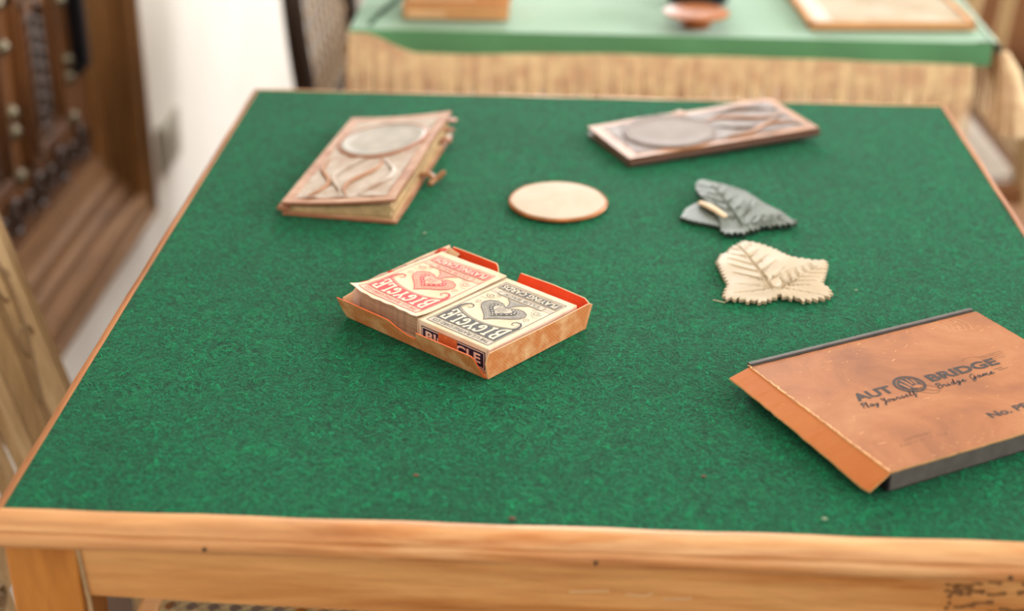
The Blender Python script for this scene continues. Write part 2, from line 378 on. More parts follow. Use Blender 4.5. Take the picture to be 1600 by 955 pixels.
# pendant lamp added above the frame to brighten the middle of the felt
lamp = bpy.data.objects.new('added_lamp', None); col.objects.link(lamp); lamp.location = (0.10, -0.08, H+0.80)
lamp['label'] = 'added unseen pendant lamp lighting the card table from above'; lamp['category'] = 'lamp'
m = MB(); m.lathe([(0.02, 0.16), (0.03, 0.15), (0.10, 0.10), (0.17, 0.0), (0.165, 0.0), (0.095, 0.095), (0.02, 0.14)], 32); m.build('added_lamp_shade', 'pale_wood', lamp, smooth=True)
m = MB(); m.tube([(0, 0, 0.15), (0, 0, ZC-H-0.80)], 0.004, 8); m.build('added_lamp_cord', 'iron', lamp)
bl = bpy.data.lights.new('added_lamp_bulb', 'AREA'); bl.shape = 'DISK'; bl.size = 0.28; bl.energy = 2.6; bl.color = (1.0, 0.9, 0.78)
bo = bpy.data.objects.new('added_lamp_bulb', bl); col.objects.link(bo); bo.parent = lamp; bo.location = (0, 0, 0.02)

# carved cupboard door set in the left wall
door = bpy.data.objects.new('door_1', None); col.objects.link(door); door['kind'] = 'structure'; door.location = (XL, (DY0+DY1)/2, DZ0)
oy, oz = -(DY0+DY1)/2, -DZ0
def dpart(mb, name, mat, parent=door, **kw):
    mb.v = [(x-XL, y+oy, z+oz) for x, y, z in mb.v]
    return mb.build(name, mat, parent, **kw)
# stepped frame: jamb profile (distance inwards from the outer edge, how far it stands out from the wall)
prof = [(0, -0.02), (0, 0.016), (0.012, 0.022), (0.030, 0.022), (0.036, -0.002), (0.050, -0.002), (0.056, 0.018), (0.074, 0.016), (0.080, -0.008), (0.108, -0.004), (0.116, -0.014), (0.150, -0.014), (0.158, -0.022), (0.215, -0.026), (0.215, -0.09)]
prof = [(d*0.61, o_) for d, o_ in prof]
m = MB(); vs = []
for d, o_ in prof:
    vs += [(XL+o_, DY1-d, DZ0+d*1.1), (XL+o_, DY1-d, DZ1)]
m.add(vs, [[2*i, 2*i+1, 2*i+3, 2*i+2] for i in range(len(prof)-1)]); dpart(m, 'jamb', 'door_frame')
m = MB(); vs = []
for d, o_ in prof:
    vs += [(XL+o_, DY0+d, DZ0+d*1.1), (XL+o_, DY0+d, DZ1)]
m.add(vs, [[2*i+2, 2*i+3, 2*i+1, 2*i] for i in range(len(prof)-1)]); dpart(m, 'jamb', 'door_frame')
m = MB(); vs = []
for d, o_ in prof:
    vs += [(XL+o_, DY0+d, DZ0+d*1.1), (XL+o_, DY1-d, DZ0+d*1.1)]
m.add(vs, [[2*i, 2*i+1, 2*i+3, 2*i+2] for i in range(len(prof)-1)]); dpart(m, 'bottom_rail', 'door_sill')
LX = XL-0.030                                                   # face of the door leaf
ly0, ly1, lz0, lz1 = DY0+0.131, DY1-0.131, DZ0+0.144, DZ1
m = MB(); m.bb(LX-0.035, LX, ly0, ly1, lz0, lz1); leaf = dpart(m, 'door_leaf', 'door')
def dsub(mb, name, mat, **kw): return dpart(mb, name, mat, leaf, **kw)
# panels with sloping mouldings and carving
for (py0, py1) in ((0.395, 0.53), (0.57, 0.705), (0.77, 0.925)):
  for (pz0, pz1) in ((lz0+0.085, 0.73), (0.79, 1.10), (1.16, 1.50)):
    m = MB()
    for k, (d, hgt, wd) in enumerate(((0.0, 0.010, 0.010), (0.014, 0.015, 0.008), (0.026, 0.008, 0.010))):
        a0, a1, b0, b1 = py0+d, py1-d, pz0+d, pz1-d
        for (p0, p1, q0, q1) in ((a0, a1, b0, b0+wd), (a0, a1, b1-wd, b1), (a0, a0+wd, b0, b1), (a1-wd, a1, b0, b1)):
            m.bb(LX-0.002, LX+hgt, p0, p1, q0, q1)
    dsub(m, 'panel_moulding', 'door', bevel=0.002)
    m = MB(); cy, cz = (py0+py1)/2, (pz0+pz1)/2; hw = (py1-py0)/2-0.04
    for k in range(7):
        z = pz0+0.05+(pz1-pz0-0.1)*k/6
        m.tube([(LX+0.004, cy-hw*math.cos(a*0.5), z+0.012*math.sin(a)) for a in np.linspace(-3, 3, 9)], 0.006, 6)
        m.tube([(LX+0.005, cy+hw*0.7*math.sin(a), z+0.02*math.cos(a)) for a in np.linspace(0, 5.5, 10)], [0.007-0.0004*i for i in range(10)], 6)
    dsub(m, 'carving', 'door_dark', smooth=True)
# row of carved discs along the bottom rail
i = 0
for y in np.arange(0.42, 1.03, 0.047):
    m = MB(); r = 0.021 if i % 2 == 0 else 0.012
    ring = [(LX+0.005, y+r*math.cos(a), lz0+0.045+r*math.sin(a)) for a in np.linspace(0, 2*math.pi, 17)]
    m.tube(ring, 0.004, 6); m.lathe([(0.0, 0), (r*0.55, 0.0), (r*0.4, 0.008), (0.0, 0.011)], 14)
    nv = 4*0
    # turn the lathed boss (last added) so that it faces the room
    cnt = 14*4
    m.v[-cnt:] = [(LX+v[2], y+v[0], lz0+0.045+v[1]) for v in m.v[-cnt:]]
    dsub(m, 'carved_disc', 'door_dark', smooth=True); i += 1
# metal bosses on the stiles
def boss(y, z, r, mat):
    m = MB(); m.lathe([(r, 0), (r, 0.002), (r*0.75, 0.006), (r*0.35, 0.010), (0.0005, 0.011)], 14)
    m.v = [(LX+v[2], y+v[0], z+v[1]) for v in m.v]; dsub(m, 'metal_boss', mat, smooth=True)
for z in (H-0.245, H-0.185, H-0.16, H-0.075, H-0.02, H+0.03, H+0.09):
    for y in (0.738, 0.965): boss(y, z, 0.011, 'pewter')
for y in (0.738, 0.79, 0.85, 0.91): boss(y, H+0.01+0.002, 0.013, 'pewter')
m = MB(); m.bb(LX, LX+0.022, 0.992, 1.014, H-0.18, H-0.065); m.bb(LX, LX+0.012, 0.985, 1.02, H-0.19, H-0.175); m.bb(LX, LX+0.012, 0.985, 1.02, H-0.07, H-0.055)
dsub(m, 'iron_bolt', 'iron', bevel=0.003)

# wall socket plate
o = thing('wall_socket', 'grey square socket plate on the white wall right of the carved door', 'socket', (XL, 1.325, H-0.407))
m = MB(); m.bb(0, 0.010, -0.057, 0.057, -0.042, 0.042); m.build('cover_plate', 'switch', o, bevel=0.003)
m = MB(); m.bb(0.0095, 0.013, -0.036, 0.036, -0.027, 0.027); m.build('socket_insert', 'switch', o, bevel=0.002)

# ------------------------------------------------------------------ the card table
TW, TD = 0.335, 0.3722
tbl = thing('card_table', 'honey wood card table with a green felt top in the foreground', 'table', (0, 0, 0))
m = MB(); nx, ny = 60, 66
m.grid(nx, ny, lambda a, b: ((a*2-1)*TW, (b*2-1)*TD, H+0.0005*math.sin(9*a+4*b)*math.sin(3.1*a*(1))*0.3))
m.bb(-TW, TW, -TD, TD, H-0.016, H-0.001)
felt = m.build('felt_top', 'felt', tbl, smooth=True)
mp = [(-0.0005, -0.012), (-0.0005, 0.0006), (0.003, 0.0012), (0.0075, 0.0006), (0.0105, -0.0022), (0.0122, -0.0060), (0.0115, -0.0078), (0.0132, -0.0092), (0.0138, -0.0125), (0.0128, -0.0162), (0.0100, -0.0182), (0.0050, -0.0185), (0.0, -0.0185)]
def mould(side):
    m = MB(); vs = []
    for o_, z in mp:
        X, Y = TW+o_*0.6, TD+(o_ if side == 'f' else o_*0.5); Z = H+z-(0 if side == 'f' else max(0, o_)*0.15)
        Yf, Yk = TD+o_, TD+o_*0.5
        e = {'f': ((-X, -Yf), (X, -Yf)), 'b': ((X, Yk), (-X, Yk)), 'r': ((X, -Yf), (X, Yk)), 'l': ((-X, Yk), (-X, -Yf))}[side]
        N = 24
        for i in range(N+1):
            t = i/N; wob = 0.0004*math.sin(i*1.7+z*900)*(0 < i < N)
            vs.append((e[0][0]*(1-t)+e[1][0]*t, e[0][1]*(1-t)+e[1][1]*t, Z+wob))
    N = 24; K = N+1
    m.add(vs, [[j*K+i, (j+1)*K+i, (j+1)*K+i+1, j*K+i+1] for j in range(len(mp)-1) for i in range(N)])
    return m.build('edge_moulding', 'frame_x' if side in 'fb' else 'frame_y', tbl, smooth=True)
for s_ in 'fbrl': mould(s_)
# aprons with a gently drooping lower edge
def apron(side):
    m = MB(); n = 20; z1 = H-0.0185; lo = []
    L = (TW-0.042) if side in 'fb' else (TD-0.045)
    for i in range(n+1):
        t = i/n; a = -L+2*L*t; lo.append((a, H-0.0535-0.006*math.sin(math.pi*t)))
    d0, d1 = (TD-0.014, TD+0.004) if side in 'fb' else (TW-0.014, TW+0.004)
    sg = -1 if side in 'fl' else 1
    poly = [(-L, z1)]+lo+[(L, z1)]
    def fn(a, z, d):
        return (a, sg*d, z) if side in 'fb' else (sg*d, a, z)
    m.prism(poly, d0, d1, 0, None, lambda a, z, d: fn(a, z, d))
    return m.build('apron', 'apron' if side in 'fb' else 'frame_y', tbl)
for s_ in 'fbrl': apron(s_)
for sx in (-1, 1):
    for sy in (-1, 1):
        m = MB(); cx, cy = sx*(TW-0.0205), sy*(TD-0.0155)
        for (z0, z1, a0, a1) in ((H-0.0185, H-0.11, 0.0205, 0.0200), (H-0.11, 0.0, 0.0200, 0.013)):
            vs = []
            for z, a in ((z1, a1), (z0, a0)):
                vs += [(cx-a, cy-a, z), (cx+a, cy-a, z), (cx+a, cy+a, z), (cx-a, cy+a, z)]
            m.add(vs, [(3, 2, 1, 0), (4, 5, 6, 7), (0, 1, 5, 4), (1, 2, 6, 5), (2, 3, 7, 6), (3, 0, 4, 7)])
        m.build('leg', 'leg', tbl, bevel=0.0015)
# pale filler line between the front left leg and the apron, chips, dark marks and nails on the front
m = MB(); yf = -(TD+0.0055)
def fl(pts, wd, mb, y=yf): 
    for i in range(len(pts)-1):
        (x0, z0), (x1, z1) = pts[i], pts[i+1]; q = math.hypot(x1-x0, z1-z0); nx_, nz_ = -(z1-z0)/q*wd/2, (x1-x0)/q*wd/2
        mb.add([(x0+nx_, y, H+z0+nz_), (x0-nx_, y, H+z0-nz_), (x1-nx_, y, H+z1-nz_), (x1+nx_, y, H+z1+nz_),
                (x0+nx_, y+0.002, H+z0+nz_), (x0-nx_, y+0.002, H+z0-nz_), (x1-nx_, y+0.002, H+z1-nz_), (x1+nx_, y+0.002, H+z1+nz_)],
               [(0, 1, 2, 3), (7, 6, 5, 4), (0, 4, 5, 1), (1, 5, 6, 2), (2, 6, 7, 3), (3, 7, 4, 0)])
fl([(-0.2935, -0.019), (-0.2925, -0.030), (-0.2918, -0.042), (-0.2905, -0.057), (-0.290, -0.075)], 0.0022, m)
m.build('filler_line', 'crack', tbl)
m = MB()
for px in ([(-0.018, -0.0395), (0.004, -0.0378)], [(0.013, -0.040), (0.024, -0.0405), (0.028, -0.0385)], [(0.034, -0.042), (0.047, -0.0415), (0.05, -0.0405)]): fl(px, 0.0013, m, -(TD+0.0045))
m.build('wood_chip', 'pale_mark', tbl)
m = MB(); rg = random.Random(21)
for i in range(26):
    gx, gz = rg.uniform(0.190, 0.245), rg.uniform(-0.049, -0.021); gl = rg.uniform(0.003, 0.012); sl = rg.uniform(-0.12, 0.18)
    if i < 7: gx, gz, gl = 0.188+rg.uniform(0, 0.003), -0.022-0.004*i, 0.002
    P_ = [(gx+gl*t, gz+sl*gl*t+rg.uniform(-.0006, .0006)) for t in (0, 0.33, 0.66, 1)]
    for k_ in range(3): fl(P_[k_:k_+2], rg.uniform(0.0008, 0.0030), m, -(TD+0.0043+0.00002*i))
m.build('dark_gouge', 'dark_mark', tbl)
for x, z in ((-0.219, -0.0125), (-0.0045, -0.0125), (0.219, -0.0128)):
    m = MB(); m.lathe([(0.0012, 0), (0.0012, 0.001), (0.0004, 0.0013)], 10); m.v = [(x+v[0], -(TD+0.0138)-v[2]+0.0002, H+z+v[1]) for v in m.v]
    m.build('nail_head', 'nail', tbl)
# felt fibres: short curved strands lying in whorls
NF = 60000
cx = rng.uniform(-TW+0.002, TW-0.002, NF); cy = rng.uniform(-TD+0.002, TD-0.002, NF)
def swirl(x, y):
    return (1.7*np.sin(31*x+9*np.sin(23*y))+1.9*np.sin(37*y+7*np.sin(29*x+1.3))+1.2*np.sin(80*x-63*y))
ang = swirl(cx, cy)+rng.normal(0, 0.7, NF); ln = rng.uniform(0.0015, 0.006, NF); wd = rng.uniform(0.00005, 0.00013, NF)
curv = rng.normal(0, 120, NF); zh = rng.uniform(0.0002, 0.0011, NF)
K = 4; V = np.zeros((NF, K, 2, 3))
x, y, a = cx.copy(), cy.copy(), ang.copy()
for k in range(K):
    t = k/(K-1); z = H+0.0001+zh*math.sin(math.pi*min(1, t*0.9+0.05))
    px_, py_ = -np.sin(a)*wd, np.cos(a)*wd
    V[:, k, 0] = np.stack([x+px_, y+py_, z], -1); V[:, k, 1] = np.stack([x-px_, y-py_, z], -1)
    st = ln/(K-1); x = x+np.cos(a)*st; y = y+np.sin(a)*st; a = a+curv*st
V[..., 0] = np.clip(V[..., 0], -TW, TW); V[..., 1] = np.clip(V[..., 1], -TD, TD)
base = (np.arange(NF)*K*2)[:, None, None]
q = np.array([[2*k, 2*k+1, 2*k+3, 2*k+2] for k in range(K-1)])[None]
Fc = (base+q).reshape(-1, 4)
me = bpy.data.meshes.new('felt_fibres'); me.vertices.add(NF*K*2); me.vertices.foreach_set('co', V.reshape(-1))
me.loops.add(Fc.size); me.loops.foreach_set('vertex_index', Fc.reshape(-1).astype(np.int32))
me.polygons.add(len(Fc)); me.polygons.foreach_set('loop_start', np.arange(0, Fc.size, 4, dtype=np.int32)); me.update(calc_edges=True)
me.materials.append(MT['fibre']); o = bpy.data.objects.new('felt_fibres', me); col.objects.link(o); o.parent = tbl; o['kind'] = 'stuff'

# ------------------------------------------------------------------ double playing card tray
A0 = 140.6*math.pi/180; T0 = (-0.0741, -0.2067)
def tray_pt(u, v): return (T0[0]+math.cos(A0)*u+math.sin(A0)*v, T0[1]+math.sin(A0)*u-math.cos(A0)*v)
TZ = H+0.0008
tray = thing('card_tray', 'open orange cardboard tray with red lining holding two card decks', 'box', (T0[0], T0[1], TZ), A0)
UL, VL = 0.132, 0.099
m = MB(); m.bb(0, UL, -VL, 0, 0, 0.001, 0); m.build('tray_base', 'tray_out', tray)
def tray_wall(prof, O, A, N, lean, inner='tray_in', th=0.0009, rim='card_rim'):
    mb = MB(); A = Vector(A); N = Vector(N); O = Vector(O); n = len(prof)
    P = lambda a, h, t: tuple(O+A*a+Vector((0, 0, h))+N*(lean(a)*h+t) if callable(lean) else O+A*a+Vector((0, 0, h))+N*(lean*h+t))
    o_ = [P(a, h, th) for a, h in prof]; i_ = [P(a, h, 0) for a, h in prof]
    mb.add(o_+i_, [list(range(n))], 0); mb.f.append(list(range(n, 2*n))[::-1]); mb.mi.append(1)
    for k in range(n):
        j = (k+1) % n; mb.f.append([j, k, n+k, n+j]); mb.mi.append(2)
    return mb.build('tray_wall', ['tray_out', inner, rim], tray)
HW = 0.0182
HW = 0.0168
near = [(0.0012, 0), (0.132, 0), (0.1335, 0.004), (0.1345, HW), (0.12, HW+0.0003), (0.105, HW), (0.085, HW), (0.082, HW-0.0008), (0.079, HW-0.003), (0.074, HW-0.0055), (0.068, HW-0.0075), (0.062, HW-0.008), (0.0595, HW-0.0065), (0.058, HW-0.0012), (0.04, HW-0.0007), (0.02, HW-0.0003), (0.0075, HW), (0.006, HW-0.001), (0.004, 0.009)]
tray_wall(near, (0, 0, 0), (1, 0, 0), (0, 1, 0), 0.42, rim='red_rim')
HW = 0.0182
far = [(0, 0), (0.132, 0), (0.132, HW+0.001), (0.110, HW+0.0012), (0.0885, HW+0.001), (0.0865, HW-0.001), (0.082, 0.006), (0.068, 0.006), (0.0655, HW-0.001), (0.0650, HW+0.0008), (0.034, HW+0.0014), (0.006, HW+0.0005), (0.001, HW-0.002)]
tray_wall(far, (0, -VL, 0), (1, 0, 0), (0, -1, 0), 0.33)
right = [(0, 0), (0.099, 0), (0.1045, HW-0.001), (0.10, HW+0.0006), (0.06, HW), (0.03, HW+0.0005), (0.0, HW+0.0010), (-0.003, 0.012)]
tray_wall([(a, h) for a, h in right], (0, 0, 0), (0, -1, 0), (-1, 0, 0), 0.05)
left = [(0, 0), (0.099, 0), (0.106, HW+0.001), (0.08, HW+0.0015), (0.04, HW+0.0005), (0.012, HW-0.001), (0.006, HW-0.004), (0.002, 0.010), (-0.002, 0.006)]
tray_wall(left, (UL, 0, 0), (0, -1, 0), (1, 0, 0), 0.18, 'worn_lining')
# torn red and white paper lip on the left wall, corner gussets
m = MB()
pts = [(UL+0.0040+0.0004*math.sin(i*2.3), -(0.012+i*0.0059), HW+0.0011+0.0004*math.sin(i*1.9)) for i in range(16)]
for i in range(15):
    a, b = pts[i], pts[i+1]; dn = 0.0035+0.0012*math.sin(i*2.9)
    wi = 0.0030+0.0008*math.sin(i*4.1); m.add([a, b, (b[0]-wi, b[1], b[2]-dn*0.25), (a[0]-wi, a[1], a[2]-dn*0.25)], [(0, 1, 2, 3), (3, 2, 1, 0)], int(i in (0, 1, 5, 13, 14)))
m.build('torn_lining', ['worn_lining', 'tray_in'], tray)
for (p, q_, r_) in (((UL-0.001, -0.092, 0.001), (UL+0.0045, -VL-0.0055, HW+0.0005), (UL-0.009, -VL-0.0045, HW-0.0015)),
                    ((UL-0.004, 0.0, 0.001), (UL+0.0028, 0.001, HW-0.004), (UL+0.003, -0.008, HW-0.003))):
    m = MB(); m.add([p, q_, r_, (p[0]+0.0006, p[1]+0.0006, p[2]), (q_[0]+0.0006, q_[1]+0.0006, q_[2]), (r_[0]+0.0006, r_[1]+0.0006, r_[2])], [(0, 1, 2), (5, 4, 3), (0, 3, 4, 1), (1, 4, 5, 2), (2, 5, 3, 0)])
    m.build('corner_gusset', 'card_rim', tray)

# letters of the big word, drawn as slab strokes in a unit cell
def arc(cx, cy, rx, ry, a0, a1, n=10): return [(cx+rx*math.cos(math.radians(a0+(a1-a0)*i/n)), cy+ry*math.sin(math.radians(a0+(a1-a0)*i/n))) for i in range(n+1)]
GL = {'B': [[(0.22, 0.04), (0.22, 0.96)], [(0.02, 0.95), (0.5, 0.95)]+arc(0.52, 0.76, 0.33, 0.19, 90, -90)+[(0.22, 0.54)], [(0.22, 0.54), (0.52, 0.54)]+arc(0.54, 0.29, 0.38, 0.25, 90, -90)+[(0.02, 0.05)]],
      'I': [[(0.5, 0.05), (0.5, 0.95)], [(0.2, 0.95), (0.8, 0.95)], [(0.2, 0.05), (0.8, 0.05)]],
      'C': [arc(0.52, 0.5, 0.38, 0.45, 45, 320, 18), [(0.84, 0.98), (0.82, 0.70)], arc(0.70, 0.27, 0.13, 0.12, -60, 200, 8)],
      'Y': [[(0.1, 0.93), (0.5, 0.48), (0.9, 0.93)], [(0.5, 0.5), (0.5, 0.04)], [(-0.04, 0.95), (0.3, 0.95)], [(0.7, 0.95), (1.04, 0.95)], [(0.28, 0.05), (0.72, 0.05)]],
      'L': [[(0.28, 0.05), (0.28, 0.95)], [(0.05, 0.95), (0.55, 0.95)], [(0.02, 0.05), (0.92, 0.05), (0.95, 0.34)]],
      'E': [[(0.24, 0.05), (0.24, 0.95)], [(0.02, 0.95), (0.86, 0.95), (0.88, 0.70)], [(0.24, 0.5), (0.66, 0.5)], [(0.66, 0.64), (0.66, 0.36)], [(0.02, 0.05), (0.9, 0.05), (0.93, 0.32)]]}
def spiral(cx, cy, r0, r1, a0, turns, n=18): return [(cx+(r0+(r1-r0)*i/n)*math.cos(a0+turns*2*math.pi*i/n), cy+(r0+(r1-r0)*i/n)*math.sin(a0+turns*2*math.pi*i/n)) for i in range(n+1)]
def deck_art(fn, dark, mid, light, paper, parent):
    """card box front, reader's frame in mm, y up, origin at the top left corner (y runs 0 .. -88)"""
    ik = Ink(fn)                                                    # materials: 0 dark 1 mid 2 light 3 paper
    ik.rect(4.5, -4, 59.5, -10.2, 2, 1); ik.frame(4.2, -3.8, 59.8, -83, 0.45, 0, 2); ik.line([(4.4, -10.4), (59.6, -10.4)], 0.4, 0, 2)
    ik.text('THE U.S. PLAYING CARD CO.', 7, -8.9, 57.5, -5.5, 0, 2, 0.004)
    yb = lambda x: -(32.0-9.0*(1-((x-32)/27.5)**2))
    xs = [5.2+53.6*i/24 for i in range(25)]
    ik.strip([(x, -11.2) for x in xs], [(x, yb(x)-1.4) for x in xs], 0, 1)
    ik.line([(x, yb(x)-2.3) for x in xs], 0.4, 0, 1); ik.line([(x, yb(x)-3.1) for x in xs], 0.3, 1, 1)
    n = 7; cw = 7.2; x0 = 6.6
    for i, ch in enumerate('BICYCLE'):
        for st in GL[ch]:
            dense = []
            for a, b in zip(st[:-1], st[1:]):
                for t in (0, 0.5): dense.append((a[0]+(b[0]-a[0])*t, a[1]+(b[1]-a[1])*t))
            dense.append(st[-1]); P = []
            for (gx, gy) in dense:
                X = x0+i*cw+gx*cw*0.86+0.6*gy; lo = yb(X)+0.1; hi = -12.1; P.append((X, lo+(hi-lo)*gy))
            ik.line(P, 1.75, 3, 2)
    # ribbon curls at the two ends of the band
    for sx in (1, -1):
        X = lambda x: 32+sx*(x-32)
        ik.line([(X(6.5), -31), (X(6.0), -35), (X(7.0), -39), (X(9.5), -41.5), (X(12.5), -41), (X(14), -38.5), (X(12.8), -36.2), (X(10.8), -36.6)], [2.6, 2.2, 1.7, 1.3, 1.0, 0.8, 0.6, 0.4], 0, 1)
        ik.line([(X(8.6), -32.5), (X(8.2), -35.5), (X(9), -38.6)], 0.4, 1, 1)
        ik.line([(X(p[0]), p[1]) for p in spiral(10, -48, 0.6, 2.6, 0, 1.3)], 0.4, 1, 1)
        ik.line([(X(p[0]), p[1]) for p in spiral(11, -60, 0.6, 3.4, 1, 1.4)], 0.45, 0, 1)
        ik.line([(X(p[0]), p[1]) for p in spiral(16, -63, 0.4, 2.0, 3, 1.2)], 0.35, 1, 1)
        ik.line([(X(6), -55), (X(9), -54), (X(13), -56), (X(16), -60)], 0.35, 1, 1)
    # ace: outline, hatched body, dark pips round a pale middle
    def spade(s, cx=32, cy=-47):
        R_ = [(0, 17.5), (2.5, 13.5), (6, 9.5), (10.5, 5.2), (13.6, 0.8), (14.4, -3.4), (12.8, -7.4), (9, -9.6), (5, -9.0), (1.6, -6.4)]
        pts = R_+[(-x, y) for x, y in R_[::-1]][:-1]
        return [(cx+x*s*1.28, cy+y*s*1.0) for x, y in pts]
    sp = spade(1.0); ik.fan((32, -47), sp, 1, 1)
    ik.poly([(31.2, -52), (32.8, -52), (34, -57), (36.5, -61), (41, -64), (23, -64), (27.5, -61), (30, -57)], 1, 2)
    ik.line(sp+[sp[0]], 0.55, 0, 2); ik.line([(30.8, -54), (30, -57), (27.5, -61), (23, -64)], 0.5, 0, 2); ik.line([(33.2, -54), (34, -57), (36.5, -61), (41, -64)], 0.5, 0, 2)
    s3 = spade(0.80, 32, -47.2); ik.line(s3+[s3[0]], 0.3, 2, 3)
    s2 = spade(0.62, 32, -47.4); ik.fan((32, -47.4), s2, 0, 3)
    s4 = spade(0.42, 32, -47.8); ik.fan((32, -47.8), s4, 2, 4)
    for i, p in enumerate(spade(0.53, 32, -47.5)):
        ik.fan(p, [(p[0]+0.62*math.cos(t), p[1]+0.62*math.sin(t)) for t in np.linspace(0, 2*math.pi, 7)[:-1]], 3, 4)
    for k in range(6):
        xx = 28.4+k*1.35; ik.line([(xx, -50), (xx+0.7, -46.5), (xx-0.3, -43.8)], 0.45, 0 if k % 2 else 1, 5)
    # lower texts
    ik.rect(12, -65.2, 52, -70.6, 2, 2); ik.frame(12, -65.2, 52, -70.6, 0.35, 0, 3); ik.text('CLUB BACK', 16, -69.5, 48, -66.4, 0, 3, 0.012)
    ik.rect(4.9, -66, 11.5, -70.4, 2, 1); ik.rect(52.5, -66, 59.1, -70.4, 2, 1)
    ik.rect(5.4, -72.2, 58.6, -80.8, 0, 1); ik.frame(6.1, -72.9, 57.9, -80.1, 0.25, 3, 2)
    ik.text('PLAYING CARDS', 7.4, -79.4, 56.6, -73.6, 3, 3, 0.018)
    ik.line([(4.4, -81.7), (59.6, -81.7)], 0.3, 0, 1)
    return ik.mb.build('printed_front', [dark, mid, light, paper], parent)
LAY = 0.00010
# black printed box
bt = 0.0182
px_, py_ = tray_pt(0.0020, 0.0035)
bbx = thing('card_box', 'cream card box printed in black, right-hand deck in the orange tray', 'card box', (px_, py_, TZ+0.0011), A0)
m = MB(); m.bb(0, 0.064, -0.089, 0, 0, bt); m.build('carton', 'box_paper', bbx, bevel=0.0007)
deck_art(lambda x, y, l: (x/1000, y/1000, bt+LAY*l+0.00004), 'black_ink', 'grey_ink', 'lt_ink', 'paper', bbx)
ik = Ink(lambda x, y, l: ((64-x)/1000, LAY*l+0.00005, y/1000))        # end flap facing the camera, x runs to the reader's right
ik.rect(3, 2, 61, 14.8, 0, 1); ik.frame(4.0, 2.7, 60.0, 13.9, 0.6, 1, 2)
ik.text('BICYCLE', 7, 5.4, 57, 12.3, 1, 3, 0.03)
ik.mb.build('end_label', ['navy', 'paper'], bbx)
m = MB(); m.bb(0.0280, 0.0450, 0.0002, 0.0006, 0.002, 0.0150); m.build('tax_stamp', 'stamp', bbx)
m = MB()
m.grid(10, 1, lambda a, b: (0.001+0.062*a, 0.0004+0.0002*b, bt-0.0022*b-0.0003+0.00002)); m.build('worn_fold', 'box_paper', bbx)
# side liner (grey card standing between the black box and the right tray wall)
# red printed box: loose carton with the deck inside
px_, py_ = tray_pt(0.0675, 0.003)
rbx = thing('card_box', 'worn cream card box printed in red with a lifted corner, left-hand deck', 'card box', (px_, py_, TZ+0.0011), A0)
m = MB(); m.bb(0, 0.062, -0.090, -0.004, 0, 0.0006); m.build('carton_base', 'red_paper', rbx)
m = MB(); m.bb(-0.0006, 0.0, -0.090, -0.001, 0.0, 0.0178); m.build('carton_side', 'red_paper', rbx)
m = MB(); m.bb(0.0615, 0.0621, -0.090, -0.010, 0.0, 0.0165); m.build('carton_side', 'red_paper', rbx)
def rz(x, y):
    """height of the bowed top panel; x 0..64 mm, y 0..-88 mm"""
    a = max(0, (x-44)/20); b = max(0, (y+30)/30)
    return 0.0188+0.0040*(a**2)*(b**1.5)+0.0014*max(0, (y+14)/14)**2+0.0006*math.sin(x/13+0.8)*math.sin(y/20)
def rfn(x, y, l): return (x/1000, y/1000, rz(x, y)+0.00045+LAY*l+0.00014)
m = MB()
def edge(a, b):
    x = a*64-0.8; y = -b*89.5
    if b < 0.001: y += 0.6*math.sin(x*0.5)+0.5*math.sin(x*0.21)+0.9
    return x, y
m.grid(24, 32, lambda a, b: (edge(a, b)[0]/1000, edge(a, b)[1]/1000, rz(*edge(a, b))+0.00045))
K0 = len(m.v); m.grid(24, 32, lambda a, b: (edge(1-a, b)[0]/1000, edge(1-a, b)[1]/1000, rz(*edge(1-a, b))))
nb = 25
rimf = []
for i in range(24):
    rimf.append((i, i+1, K0+24-i-1, K0+24-i))
m.f += [list(f)[::-1] for f in rimf]; m.mi += [0]*24
m.build('top_panel', 'red_paper', rbx, smooth=True)
deck_art(rfn, 'red_ink', 'pink_ink', 'ltpink_ink', 'paper', rbx)
# the cards in it
px0 = None
for i in range(24):
    du, dv, ra = random.uniform(-0.0005, 0.0005), random.uniform(-0.0005, 0.0005), random.uniform(-0.006, 0.006)
    if i == 23: du, dv, ra = 0.0004, -0.0018, 0.006
    X, Y = tray_pt(0.0688+0.0305+du, 0.0085+0.0435+dv)
    z = TZ+0.0019+i*0.00071
    if px0 is None:
        m = MB(); r = 0.003; hw, hl = 0.0295, 0.0435
        pl = []
        for (sx, sy, a0) in ((1, 1, 0), (-1, 1, 90), (-1, -1, 180), (1, -1, 270)):
            for k in range(4):
                a = math.radians(a0+30*k); pl.append((sx*(hw-r)+r*math.cos(a), sy*(hl-r)+r*math.sin(a)))
        m.prism(pl, 0, 0.00052); px0 = m.build('playing_card', 'card'); o = px0
    else:
        o = px0.copy(); col.objects.link(o)
    o.location = (X, Y, z); o.rotation_euler.z = A0+ra
    tag(o, 'aged cream playing card stacked under the red printed panel', 'playing card', 'playing cards stacked in the left half of the tray')

